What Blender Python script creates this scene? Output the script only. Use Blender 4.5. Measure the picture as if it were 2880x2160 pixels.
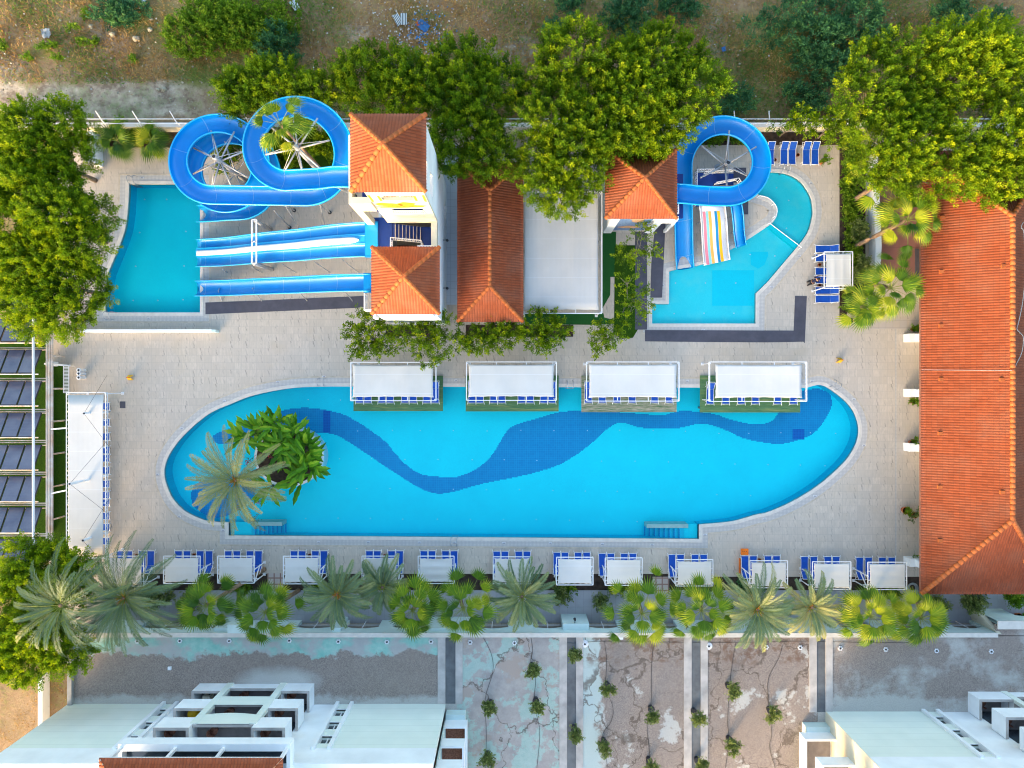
import bpy, bmesh, math, random
import numpy as np
from mathutils import Vector
R = math.radians
for o in list(bpy.data.objects): bpy.data.objects.remove(o)
S = bpy.context.scene
# ------------------------------------------------------------ camera, sky, sun, exposure
H = 62.5; F = 2000.0                       # camera height in metres, focal length in photo pixels
cam = bpy.data.objects.new("camera", bpy.data.cameras.new("camera"))
S.collection.objects.link(cam); S.camera = cam
cam.location = (0, 0, H); cam.rotation_euler = (0, 0, 0)
cam.data.sensor_width = 36; cam.data.lens = 36*F/2880; cam.data.clip_end = 2000
SUN_EL, SUN_AZ = 9.0, 214.0               # azimuth: compass, 0 = +Y, clockwise
EXPO = 2.75
w = bpy.data.worlds.new("World"); S.world = w; w.use_nodes = True
nt = w.node_tree; sky = nt.nodes.new("ShaderNodeTexSky"); sky.sky_type = 'NISHITA'; sky.sun_disc = False
sky.sun_elevation = R(SUN_EL); sky.sun_rotation = R(SUN_AZ); sky.dust_density = 3.6; sky.air_density = 1.0; sky.ozone_density = 1.0
bg = nt.nodes["Background"]; nt.links.new(sky.outputs[0], bg.inputs[0]); bg.inputs[1].default_value = 0.15
sl = bpy.data.lights.new("sun", 'SUN'); sl.energy = .6; sl.angle = R(11); sl.color = (1, .66, .36)
so = bpy.data.objects.new("sun", sl); S.collection.objects.link(so)
_a, _e = R(SUN_AZ), R(SUN_EL)
sd = Vector((math.sin(_a)*math.cos(_e), math.cos(_a)*math.cos(_e), math.sin(_e)))
so.rotation_euler = sd.to_track_quat('Z', 'Y').to_euler(); so.location = (-60, -60, 60)
S.view_settings.view_transform = 'Standard'; S.view_settings.look = 'None'
S.view_settings.exposure = EXPO; S.view_settings.gamma = 1
S.render.engine = 'CYCLES'
S.cycles.pixel_filter_type = 'BLACKMAN_HARRIS'; S.cycles.filter_width = 1.1
S.cycles.max_bounces = 6; S.cycles.transparent_max_bounces = 8; S.cycles.caustics_reflective = False; S.cycles.caustics_refractive = False

# ------------------------------------------------------------ helpers
C = S.collection
def W(px, py, z=0.0): return ((px-1440)/F*(H-z), (1080-py)/F*(H-z), z)
def W2(px, py, z=0.0): return W(px, py, z)[:2]
def PL(pts, z=0.0): return [W2(a, b, z) for a, b in pts]
class MB:
    def __init__(s): s.v = []; s.f = []; s.uv = None
    def add(s, vs, fs):
        n = len(s.v); s.v += [tuple(v) for v in vs]; s.f += [tuple(i+n for i in f) for f in fs]; return s
    def box(s, x0, y0, z0, x1, y1, z1):
        x0, x1 = min(x0, x1), max(x0, x1); y0, y1 = min(y0, y1), max(y0, y1); z0, z1 = min(z0, z1), max(z0, z1)
        return s.add([(x0,y0,z0),(x1,y0,z0),(x1,y1,z0),(x0,y1,z0),(x0,y0,z1),(x1,y0,z1),(x1,y1,z1),(x0,y1,z1)],
                     [(0,3,2,1),(4,5,6,7),(0,1,5,4),(1,2,6,5),(2,3,7,6),(3,0,4,7)])
    def bar(s, a, b, w, h):                 # rectangular bar from a to b
        a, b = Vector(a), Vector(b); t = (b-a).normalized()
        u = Vector((0,0,1)) if abs(t.z) < .9 else Vector((0,1,0))
        x = t.cross(u).normalized()*w/2; y = x.cross(t).normalized()*h/2
        return s.add([a-x-y,a+x-y,a+x+y,a-x+y,b-x-y,b+x-y,b+x+y,b-x+y],
                     [(0,1,2,3),(7,6,5,4),(0,4,5,1),(1,5,6,2),(2,6,7,3),(3,7,4,0)])
    def tube(s, pts, r, n=7, r2=None):
        pts = [Vector(p) for p in pts]; m = len(pts); base = len(s.v)
        for i, p in enumerate(pts):
            t = (pts[min(i+1, m-1)]-pts[max(i-1, 0)])
            t = t.normalized() if t.length > 1e-6 else Vector((0,0,1))
            u = Vector((0,0,1)) if abs(t.z) < .95 else Vector((0,1,0))
            x = t.cross(u).normalized(); y = x.cross(t)
            rr = r if r2 is None else r+(r2-r)*i/max(1, m-1)
            for k in range(n):
                a = 2*math.pi*k/n; s.v.append(tuple(p+x*math.cos(a)*rr+y*math.sin(a)*rr))
        for i in range(m-1):
            for k in range(n):
                k2 = (k+1) % n; a = base+i*n
                s.f.append((a+k, a+k2, a+n+k2, a+n+k))
        s.f.append(tuple(base+k for k in reversed(range(n)))); s.f.append(tuple(base+(m-1)*n+k for k in range(n)))
        return s
    def cyl(s, x, y, z0, z1, r, n=12, r2=None): return s.tube([(x,y,z0),(x,y,z1)], r, n, r2)
    def sheet(s, poly, z, holes=()):
        bm = bmesh.new(); n = len(s.v)
        for q in [poly]+list(holes):
            vs = [bm.verts.new((p[0], p[1], 0)) for p in q]
            for i in range(len(vs)): bm.edges.new((vs[i], vs[(i+1) % len(vs)]))
        bmesh.ops.triangle_fill(bm, edges=bm.edges[:], use_beauty=True, normal=(0,0,1))
        bm.verts.index_update()
        s.v += [(v.co.x, v.co.y, z) for v in bm.verts]
        for f in bm.faces:
            t = [v.index for v in f.verts]; f.normal_update()
            s.f.append(tuple(n+i for i in (t if f.normal.z > 0 else t[::-1])))
        bm.free(); return s
    def prism(s, poly, z0, z1, bottom=True):
        s.sheet(poly, z1)
        n = len(s.v); m = len(poly)
        s.v += [(p[0], p[1], z0) for p in poly]+[(p[0], p[1], z1) for p in poly]
        ar = sum(poly[i][0]*poly[(i+1)%m][1]-poly[(i+1)%m][0]*poly[i][1] for i in range(m))
        for i in range(m):
            j = (i+1) % m; q = (n+i, n+j, n+m+j, n+m+i); s.f.append(q if ar > 0 else q[::-1])
        return s
    def strip(s, A, B, closed=False):       # quads between two polylines
        n = len(s.v); m = len(A); s.v += [tuple(p) for p in A]+[tuple(p) for p in B]
        for i in range(m if closed else m-1):
            j = (i+1) % m; s.f.append((n+i, n+j, n+m+j, n+m+i))
        return s
    def lathe(s, x, y, prof, n=16):
        b = len(s.v)
        for r, z in prof:
            for k in range(n):
                a = 2*math.pi*k/n; s.v.append((x+r*math.cos(a), y+r*math.sin(a), z))
        for i in range(len(prof)-1):
            for k in range(n):
                k2 = (k+1) % n; s.f.append((b+i*n+k, b+i*n+k2, b+(i+1)*n+k2, b+(i+1)*n+k))
        s.f.append(tuple(b+(len(prof)-1)*n+k for k in range(n)))
        return s
    def build(s, name, mat, parent=None, smooth=False):
        off = Vector((0,0,0)); p = parent
        while p is not None: off += p.location; p = p.parent
        me = bpy.data.meshes.new(name)
        me.from_pydata([(v[0]-off.x, v[1]-off.y, v[2]-off.z) for v in s.v], [], s.f)
        if s.uv:
            l = me.uv_layers.new(name="UVMap"); d = np.array(s.uv, dtype=np.float32)
            vi = np.zeros(len(me.loops), dtype=np.int32); me.loops.foreach_get("vertex_index", vi)
            l.data.foreach_set("uv", d[vi].ravel())
        if smooth:
            me.polygons.foreach_set("use_smooth", [True]*len(me.polygons))
        me.materials.append(mat); me.update()
        o = bpy.data.objects.new(name, me); C.objects.link(o)
        if parent is not None: o.parent = parent
        return o
def tag(o, label, cat, group=None):
    o['label'] = label; o['category'] = cat
    if group: o['group'] = group
    return o
def thing(name, label, cat, loc=(0,0,0), group=None, rz=0):
    o = bpy.data.objects.new(name, None); C.objects.link(o); o.location = loc; o.rotation_euler = (0,0,rz)
    o.empty_display_size = .3
    return tag(o, label, cat, group)
def struct(o): o['kind'] = 'structure'; return o
def stuff(o): o['kind'] = 'stuff'; return o
def dup(root, loc, rz, label, group=None, scale=None):
    def cp(o, par):
        c = o.copy(); C.objects.link(c)
        if par is not None: c.parent = par
        for ch in KIDS.get(o.name, []): cp(ch, c)
        return c
    KIDS = {}
    stack = [root]
    while stack:
        q = stack.pop(); KIDS[q.name] = list(q.children); stack += KIDS[q.name]
    c = cp(root, None); c.location = loc; c.rotation_euler = (0,0,rz); c['label'] = label
    if scale is not None: c.scale = scale
    if group: c['group'] = group
    return c
ORD = ['first','second','third','fourth','fifth','sixth','seventh','eighth','ninth','tenth','eleventh','twelfth','thirteenth','fourteenth','fifteenth','sixteenth','seventeenth']
def smooth(pts, corners=(), n=5):
    m = len(pts); out = []; P = [Vector((p[0], p[1])) for p in pts]
    for i in range(m):
        p1, p2 = P[i], P[(i+1) % m]
        if i in corners and (i+1) % m in corners: out.append(p1); continue
        p0 = p1 if i in corners else P[i-1]; p3 = p2 if (i+1) % m in corners else P[(i+2) % m]
        for k in range(n):
            t = k/n; out.append(.5*((2*p1)+(p2-p0)*t+(2*p0-5*p1+4*p2-p3)*t*t+(3*p1-p0-3*p2+p3)*t**3))
    return [(p.x, p.y) for p in out]
def crv(pts, n=8):                          # open Catmull-Rom in 3-D
    P = [Vector(p) for p in pts]; out = []
    for i in range(len(P)-1):
        p0 = P[max(0, i-1)]; p1 = P[i]; p2 = P[i+1]; p3 = P[min(len(P)-1, i+2)]
        for k in range(n):
            t = k/n; out.append(.5*((2*p1)+(p2-p0)*t+(2*p0-5*p1+4*p2-p3)*t*t+(3*p1-p0-3*p2+p3)*t**3))
    out.append(P[-1]); return out
def offset(poly, d):                        # grow (d > 0) a polygon
    m = len(poly); ar = sum(poly[i][0]*poly[(i+1)%m][1]-poly[(i+1)%m][0]*poly[i][1] for i in range(m))
    sg = 1 if ar > 0 else -1; out = []
    for i in range(m):
        a, b, c = Vector(poly[i-1]), Vector(poly[i]), Vector(poly[(i+1) % m])
        t1 = (b-a).normalized(); t2 = (c-b).normalized()
        n1 = Vector((t1.y, -t1.x))*sg; n2 = Vector((t2.y, -t2.x))*sg
        q = n1+n2
        q = q/max(.35, q.length_squared)*2 if q.length > 1e-3 else n1
        if q.length > 1.6: q = q.normalized()*1.6
        out.append((b.x+q.x*d, b.y+q.y*d))
    if abs(d) > .2:
        A = np.array(poly); Bv = np.roll(A, -1, 0); e = Bv-A; ll = (e**2).sum(1)+1e-9; ok = []
        for p in out:
            v = np.array(p)-A; u = np.clip((v*e).sum(1)/ll, 0, 1); ok.append(np.sqrt(((v-e*u[:, None])**2).sum(1)).min() > abs(d)*.96)
        for i in range(m):
            if not ok[i]:
                for k in range(1, m):
                    if ok[(i+k) % m]: j = (i+k) % m; break
                for k in range(1, m):
                    if ok[(i-k) % m]: h = (i-k) % m; break
                out[i] = ((out[j][0]+out[h][0])/2, (out[j][1]+out[h][1])/2)
    return out

# ------------------------------------------------------------ materials
class NT:
    def __init__(s, name):
        s.m = bpy.data.materials.new(name); s.m.use_nodes = True; s.t = s.m.node_tree
        s.b = s.t.nodes["Principled BSDF"]; s.co = s.t.nodes.new("ShaderNodeNewGeometry").outputs["Position"]
    def L(s, a, b): s.t.links.new(a, b)
    def n(s, ty, ins=None, **kw):
        x = s.t.nodes.new("ShaderNode"+ty)
        for k, v in kw.items(): setattr(x, k, v)
        for k, v in (ins or {}).items():
            if isinstance(v, bpy.types.NodeSocket): s.L(v, x.inputs[k])
            else: x.inputs[k].default_value = v
        return x
    def map(s, sc, co=None, loc=(0,0,0), rot=(0,0,0)):
        return s.n("Mapping", {"Vector": co or s.co, "Scale": sc, "Location": loc, "Rotation": rot}).outputs[0]
    def noise(s, scale, co=None, detail=3, rough=.55, dist=0):
        return s.n("TexNoise", {"Vector": co or s.co, "Scale": scale, "Detail": detail, "Roughness": rough, "Distortion": dist}).outputs[0]
    def ramp(s, fac, a, b, ca=(0,0,0,1), cb=(1,1,1,1)):
        x = s.n("ValToRGB", {"Fac": fac}); e = x.color_ramp.elements
        e[0].position = a; e[1].position = b; e[0].color = ca; e[1].color = cb; return x.outputs[0]
    def mix(s, f, a, b, mode='MIX'):
        x = s.n("Mix", data_type='RGBA', blend_type=mode)
        for i, v in ((0, f), (6, a), (7, b)):
            if isinstance(v, bpy.types.NodeSocket): s.L(v, x.inputs[i])
            else: x.inputs[i].default_value = v if i == 0 else (v if len(v) == 4 else (*v, 1))
        return x.outputs[2]
    def math(s, op, a, b=0.0, c=0.0, clamp=False):
        x = s.n("Math", operation=op, use_clamp=clamp)
        for i, v in enumerate((a, b, c)):
            if isinstance(v, bpy.types.NodeSocket): s.L(v, x.inputs[i])
            else: x.inputs[i].default_value = v
        return x.outputs[0]
    def xyz(s, co=None): return s.n("SeparateXYZ", {0: co or s.co}).outputs
    def bump(s, h, st, d=.02):
        s.L(s.n("Bump", {"Height": h, "Strength": st, "Distance": d}).outputs[0], s.b.inputs["Normal"])
    def out(s, col, rough=.6, spec=.4, metal=0):
        if isinstance(col, bpy.types.NodeSocket): s.L(col, s.b.inputs["Base Color"])
        else: s.b.inputs["Base Color"].default_value = (*col, 1)
        s.b.inputs["Roughness"].default_value = rough; s.b.inputs["Specular IOR Level"].default_value = spec
        s.b.inputs["Metallic"].default_value = metal
        return s.m
    def blob(s, cx, cy, rx, ry, soft=.4, nz=None, amp=.5):     # soft world-space patch
        x, y, _ = s.xyz()
        a = s.math('DIVIDE', s.math('SUBTRACT', x, cx), rx); b = s.math('DIVIDE', s.math('SUBTRACT', y, cy), ry)
        d = s.math('SQRT', s.math('ADD', s.math('MULTIPLY', a, a), s.math('MULTIPLY', b, b)))
        if nz is not None: d = s.math('ADD', d, s.math('MULTIPLY', s.math('SUBTRACT', nz, .5), amp))
        return s.math('DIVIDE', s.math('SUBTRACT', 1.0, d), soft, clamp=True)
def plain(name, col, rough=.6, var=.12, sc=1.5, spec=.4, metal=0, bump=0, col2=None):
    t = NT(name); nz = t.noise(sc, detail=6)
    c2 = col2 or tuple(c*(1-var*2.2) for c in col); c1 = col if col2 else tuple(min(1, c*(1+var*.6)) for c in col)
    m = t.mix(t.ramp(nz, .3, .72), c2, c1)
    if bump: t.bump(t.noise(sc*12, detail=4), bump)
    return t.out(m, rough, spec, metal)
M = {}
M['white_metal'] = plain('white_metal', (.8,.82,.86), .4, .05, .8)
M['steel'] = plain('galvanised_steel', (.42,.45,.5), .45, .15, .7, metal=.3)
M['rust'] = plain('rusty_painted_steel', (.66,.65,.64), .6, sc=1.2, col2=(.52,.36,.25))
M['fabric'] = None
M['blue_sling'] = plain('blue_mesh_fabric', (.0,.075,.46), .7, .1, 4)
M['slide'] = plain('blue_fibreglass', (.0,.25,.66), .3, .06, .5, spec=.4)
M['slide_rim'] = plain('pale_blue_fibreglass', (.01,.4,.8), .3, .05, .5, spec=.6)
M['slide_white'] = plain('white_fibreglass', (.82,.83,.86), .3, .05, .5)
M['joint'] = plain('slide_joint_sealant', (.3,.55,.8), .5)
M['blue_floor'] = plain('blue_painted_floor', (.005,.04,.24), .6, .12, .8)
M['terracotta'] = plain('terracotta', (.5,.14,.05), .75, .2, 4)
M['soil'] = plain('dark_soil', (.06,.04,.03), .95, .3, 3, bump=.5)
M['bark'] = plain('bark', (.2,.16,.12), .9, .3, 5, bump=.6)
M['bark_pale'] = plain('pale_bark', (.38,.33,.27), .9, .2, 5)
M['palm_bark'] = plain('palm_bark', (.3,.2,.13), .9, .3, 6, bump=.6)
M['mat'] = plain('dark_rubber_mat', (.085,.085,.115), .85, .12, 1.2)
M['dark'] = plain('dark_metal', (.02,.022,.03), .5)
M['glass'] = plain('window_glass', (.05,.07,.09), .12, .2, .6, spec=.8)
M['navy'] = plain('navy_cloth', (.012,.014,.05), .85)
M['black'] = plain('black_cloth', (.015,.016,.02), .85)
M['skin'] = plain('skin', (.5,.25,.14), .6)
M['hair'] = plain('hair', (.02,.015,.012), .7)
M['orange'] = plain('orange_plastic', (.85,.19,.01), .5)
M['yellow'] = plain('yellow_plastic', (.8,.5,.01), .5)
M['rock'] = plain('limestone', (.5,.45,.33), .9, .25, 3, bump=.5)
M['wicker'] = plain('brown_wicker', (.28,.12,.08), .8, .25, 8)
M['cream_wall'] = plain('cream_render', (.74,.68,.53), .85, .08, .9)
M['white_wall'] = plain('white_render', (.84,.88,.92), .85, .06, .5)
M['green_wall'] = plain('pale_green_render', (.6,.75,.75), .85, .07, .5)
M['tan_wall'] = plain('tan_render', (.5,.42,.3), .85, .1, .8)
M['concrete'] = plain('concrete', (.36,.35,.34), .9, .15, 1.2, bump=.2)
M['hose'] = plain('black_hose', (.02,.02,.025), .6)
M['coil'] = plain('pale_hose', (.4,.42,.42), .6)
M['flower'] = plain('pink_petals', (.6,.01,.12), .6)
M['floor_brown'] = plain('balcony_floor', (.27,.24,.24), .8, .1, 2)

def m_fabric(name='white_shade_fabric', k=1.0, rib=.08):
    t = NT(name)
    a = t.noise(.5, detail=5); x, y, z = t.xyz()
    seam = t.math('ABSOLUTE', t.math('SUBTRACT', t.math('FRACT', t.math('MULTIPLY', y, .62)), .5))
    c = t.mix(t.ramp(a, .3, .7), (.54,.54,.53), (.6,.6,.59))
    c = t.mix(t.ramp(seam, .0, .02, (1,1,1,1), (0,0,0,1)), c, (.64,.66,.68))
    sp = t.ramp(t.noise(14, detail=2), .76, .8)
    c = t.mix(t.math('MULTIPLY', sp, .25), c, (.2,.18,.14))
    w_ = t.n("TexWave", {"Vector": t.co, "Scale": 3.0, "Distortion": 1.0}, wave_type='BANDS', bands_direction='X')
    t.bump(w_.outputs[0], rib)
    if k < 1: c = t.mix(1.0, c, (k, k, k*1.02), 'MULTIPLY'); c = t.mix(t.math('MULTIPLY', w_.outputs[0], .1), c, (.3,.32,.36))
    return t.out(c, .85, .2)
M['fabric'] = m_fabric(); M['fabric_grey'] = m_fabric('grey_white_roof_fabric', .84, .3)

def m_deck():
    t = NT('stone_deck'); x, y, z = t.xyz()
    jit = t.math('MULTIPLY', t.math('SUBTRACT', t.noise(.25, detail=1), .5), .3)
    br = t.n("TexBrick", {"Vector": t.co, "Color1": (0,0,0,1), "Color2": (1,1,1,1), "Mortar": (.5,.5,.5,1), "Scale": 1.0,
             "Mortar Size": .012, "Mortar Smooth": .3, "Bias": 0.0, "Brick Width": .66, "Row Height": .63}, offset=0.0, squash=1)
    # per-slab tone
    cell = t.n("TexWhiteNoise", {0: t.n("Combine"+"XYZ", {0: t.math('FLOOR', t.math('DIVIDE', x, .66)), 1: t.math('FLOOR', t.math('DIVIDE', y, .63)), 2: 0.0}).outputs[0]}, noise_dimensions='3D')
    base = t.mix(cell.outputs[0], (.55,.475,.4), (.66,.57,.48))
    grain = t.noise(1.6, t.map((5,1,1)), 6, .7)
    base = t.mix(t.ramp(grain, .35, .7), (.5,.44,.37), base)
    big = t.noise(.12, detail=3)
    base = t.mix(t.ramp(big, .35, .65), base, t.mix(1.0, base, (.96,.97,1.0), 'MULTIPLY'))
    warm = t.ramp(t.noise(.5, detail=4), .55, .75)
    base = t.mix(t.math('MULTIPLY', warm, .45), base, (.52,.43,.32))
    # dark veins that lean across each slab joint
    fx = t.math('FRACT', t.math('DIVIDE', x, .66)); fy = t.math('FRACT', t.math('DIVIDE', y, .63))
    lean = t.math('SUBTRACT', fx, t.math('ADD', .62, t.math('MULTIPLY', t.math('SUBTRACT', fy, .5), -.22)))
    lean = t.math('ABSOLUTE', t.math('ADD', lean, t.math('MULTIPLY', t.math('SUBTRACT', t.noise(3.0, detail=2), .5), .3)))
    vein = t.ramp(lean, .03, .11, (1,1,1,1), (0,0,0,1))
    vm = t.math('MULTIPLY', vein, t.ramp(t.noise(1.1, t.map((1.3,1.0,1), loc=(7,3,0)), 4, .65), .46, .66))
    vm = t.math('MULTIPLY', vm, t.math('GREATER_THAN', cell.outputs[0], .12))
    base = t.mix(t.math('MULTIPLY', vm, .68), base, (.2,.19,.18))
    base = t.mix(t.math('MULTIPLY', br.outputs["Fac"], .4), base, (.3,.28,.27))
    t.bump(br.outputs["Fac"], -.2)
    return t.out(base, .75, .3)
M['deck'] = m_deck()

def m_tiles(name, c1, c2, mortar, sz, msz=.01, rough=.6, grime=None):
    t = NT(name)
    br = t.n("TexBrick", {"Vector": t.co, "Color1": (*c1,1), "Color2": (*c2,1), "Mortar": (*mortar,1), "Scale": 1.0,
             "Mortar Size": msz, "Mortar Smooth": .2, "Bias": 0.0, "Brick Width": sz, "Row Height": sz}, offset=0.0, squash=1)
    c = t.mix(t.ramp(t.noise(.35, detail=4), .3, .75), br.outputs[0], t.mix(1.0, br.outputs[0], (.9,.92,.95), 'MULTIPLY'))
    if grime: c = t.mix(t.math('MULTIPLY', t.ramp(t.noise(.7, detail=5), .5, .7), .5), c, grime)
    return t.out(c, rough, .4)
M['pool_floor'] = m_tiles('pool_mosaic_light', (.0,.78,.9), (.0,.82,.93), (.0,.74,.88), .1, .004)
M['pool_band'] = m_tiles('pool_mosaic_dark', (.0,.245,.56), (.0,.285,.6), (.01,.38,.68), .2, .012)
M['pool_drain'] = m_tiles('pool_grate', (.0,.09,.42), (.0,.11,.46), (.0,.2,.6), .14, .012)
M['pool_wall'] = m_tiles('pool_wall_mosaic', (.0,.55,.75), (.0,.6,.8), (.02,.6,.8), .1, .004)
M['pool_slide_floor'] = m_tiles('slide_pool_mosaic', (.0,.85,.9), (.0,.88,.92), (.0,.83,.88), .1, .004)
M['kids_floor'] = m_tiles('kids_pool_mosaic', (.05,.82,.86), (.07,.84,.88), (.05,.8,.84), .1, .004, grime=(.2,.86,.84))
M['coping'] = plain('pale_coping_stone', (.66,.62,.57), .6, .07, 2)
M['grate'] = m_tiles('overflow_grating', (.56,.53,.5), (.6,.57,.53), (.42,.4,.39), .12, .02)
M['cream_line'] = plain('cream_border_stone', (.58,.5,.4), .7, .12, 2)
M['corridor'] = m_tiles('pale_corridor_tiles', (.5,.56,.64), (.53,.59,.67), (.35,.4,.46), .6, .012)
M['court'] = m_tiles('red_court_slabs', (.27,.13,.12), (.3,.14,.13), (.2,.09,.09), 2.0, .012)
M['paver'] = m_tiles('brown_edged_pavers', (.52,.45,.42), (.5,.42,.38), (.3,.17,.14), .55, .06)
M['paver2'] = m_tiles('warm_slabs', (.55,.46,.38), (.5,.45,.42), (.36,.31,.27), .62, .012)
M['path'] = m_tiles('grey_path_slabs', (.36,.37,.4), (.4,.4,.43), (.28,.28,.31), .7, .012, grime=(.3,.28,.28))

def m_water():
    t = NT('pool_water'); t.t.nodes.remove(t.b)
    tr = t.n("BsdfTransparent", {"Color": (.75,.985,1,1)}); gl = t.n("BsdfGlossy", {"Roughness": .04})
    bp = t.n("Bump", {"Height": t.noise(1.3, detail=3), "Strength": .12, "Distance": .05})
    t.L(bp.outputs[0], gl.inputs["Normal"])
    fr = t.n("Fresnel", {"IOR": 1.13}); mx = t.n("MixShader", {0: fr.outputs[0]})
    t.L(tr.outputs[0], mx.inputs[1]); t.L(gl.outputs[0], mx.inputs[2])
    t.L(mx.outputs[0], t.t.nodes["Material Output"].inputs[0]); return t.m
M['water'] = m_water()

def m_roof(name='clay_roof_tiles', k=1.0):
    t = NT(name); K = lambda *v: tuple(a*k for a in v); uv = t.n("UVMap").outputs[0]; u, v, _ = t.xyz(uv)
    cell = t.n("TexWhiteNoise", {0: t.n("CombineXYZ", {0: t.math('FLOOR', u), 1: t.math('FLOOR', v), 2: 0.0}).outputs[0]}, noise_dimensions='3D').outputs[0]
    c = t.mix(cell, K(.275,.063,.024), K(.36,.089,.036))
    c = t.mix(t.math('MULTIPLY', t.ramp(t.noise(.45, detail=4), .45, .7), .5), c, K(.34,.14,.09))
    dk = t.ramp(t.noise(2.2, t.map((1,1,1)), 6, .75), .56, .72)
    c = t.mix(t.math('MULTIPLY', dk, .55), c, (.17,.08,.06))
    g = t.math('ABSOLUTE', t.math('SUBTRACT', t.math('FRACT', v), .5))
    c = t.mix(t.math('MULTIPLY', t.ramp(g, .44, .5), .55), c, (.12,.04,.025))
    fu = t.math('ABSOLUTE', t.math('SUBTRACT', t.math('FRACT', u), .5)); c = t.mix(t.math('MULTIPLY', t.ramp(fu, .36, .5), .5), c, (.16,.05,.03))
    return t.out(c, .75, .3)
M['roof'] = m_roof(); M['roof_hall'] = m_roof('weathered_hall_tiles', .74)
M['ridge'] = plain('clay_ridge_tiles', (.47,.125,.03), .7, .15, 1.5)

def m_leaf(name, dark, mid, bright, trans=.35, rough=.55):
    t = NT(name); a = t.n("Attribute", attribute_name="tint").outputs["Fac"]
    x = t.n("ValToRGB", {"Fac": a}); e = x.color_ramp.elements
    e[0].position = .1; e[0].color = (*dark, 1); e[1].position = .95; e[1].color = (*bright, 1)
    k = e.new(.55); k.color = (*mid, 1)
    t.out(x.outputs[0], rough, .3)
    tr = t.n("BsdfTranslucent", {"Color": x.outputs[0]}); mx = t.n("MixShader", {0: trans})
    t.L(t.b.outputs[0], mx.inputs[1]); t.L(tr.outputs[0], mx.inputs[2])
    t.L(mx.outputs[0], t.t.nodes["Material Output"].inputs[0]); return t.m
M['ficus'] = m_leaf('ficus_leaves', (.025,.075,.002), (.125,.25,.003), (.38,.46,.005))
M['ficus2'] = m_leaf('yellow_green_leaves', (.035,.095,.002), (.17,.3,.003), (.46,.52,.005))
M['bushy'] = m_leaf('blue_green_bush_leaves', (.02,.09,.045), (.06,.2,.08), (.16,.33,.08))
M['bushg'] = m_leaf('fresh_green_bush_leaves', (.05,.14,.008), (.15,.29,.012), (.3,.4,.03))
M['olive'] = m_leaf('olive_leaves', (.06,.11,.03), (.19,.26,.07), (.36,.4,.12))
M['banana'] = m_leaf('broad_green_leaves', (.04,.15,.005), (.12,.34,.01), (.3,.48,.02))
M['date'] = m_leaf('date_palm_leaflets', (.08,.14,.07), (.17,.24,.11), (.42,.38,.13), .25)
M['fan'] = m_leaf('fan_palm_leaves', (.04,.11,.01), (.13,.25,.01), (.42,.44,.02), .3)
M['drygrass'] = m_leaf('dry_grass_blades', (.28,.16,.05), (.46,.27,.08), (.62,.45,.2), .2)
M['weeds'] = m_leaf('green_weed_blades', (.05,.14,.02), (.13,.28,.03), (.28,.38,.06), .2)
M['stalk'] = plain('green_leaf_stalk', (.22,.27,.05), .6)
M['palmheart'] = plain('orange_palm_heart', (.55,.22,.03), .8, .25, 6)
M['hedge'] = M['bushg']

def m_lawn(name, a, b, sc=6):
    t = NT(name); n1 = t.noise(sc, detail=6, rough=.8); n2 = t.noise(.6, detail=3)
    c = t.mix(t.ramp(n1, .35, .68), a, b); c = t.mix(t.math('MULTIPLY', t.ramp(n2, .4, .7), .35), c, tuple(v*.75 for v in b))
    t.bump(n1, .5, .05); return t.out(c, .95, .1)
M['lawn'] = m_lawn('mown_grass', (.014,.045,.004), (.04,.1,.007), 9)
M['turf'] = m_lawn('artificial_turf', (.015,.085,.02), (.025,.12,.03), 12)

def m_wood():
    t = NT('green_stained_boards'); x, y, z = t.xyz()
    b = t.math('FRACT', t.math('DIVIDE', y, .11)); gap = t.math('LESS_THAN', b, .12)
    row = t.n("TexWhiteNoise", {1: t.math('FLOOR', t.math('DIVIDE', y, .11))}, noise_dimensions='1D').outputs[0]
    n1 = t.noise(1.6, t.map((.8,9,1)), 6, .7)
    c = t.mix(t.ramp(n1, .35, .65), (.05,.15,.07), (.13,.25,.12))
    c = t.mix(t.math('MULTIPLY', row, .5), c, (.1,.2,.06))
    worn = t.ramp(t.noise(.8, t.map((.35,4,1), loc=(3,1,0)), 5), .55, .68)
    c = t.mix(t.math('MULTIPLY', worn, .6), c, (.3,.32,.12))
    c = t.mix(t.math('MULTIPLY', gap, .7), c, (.02,.04,.02))
    return t.out(c, .8, .25)
M['wood'] = m_wood()
def m_wood2():
    t = NT('worn_grey_boards'); x, y, z = t.xyz()
    b = t.math('FRACT', t.math('DIVIDE', y, .11)); gap = t.math('LESS_THAN', b, .15)
    n1 = t.noise(1.4, t.map((.8,9,1)), 6, .7)
    c = t.mix(t.ramp(n1, .4, .6), (.12,.2,.1), (.42,.38,.3))
    c = t.mix(t.math('MULTIPLY', gap, .75), c, (.03,.04,.02)); return t.out(c, .85, .2)
M['wood2'] = m_wood2()

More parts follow.
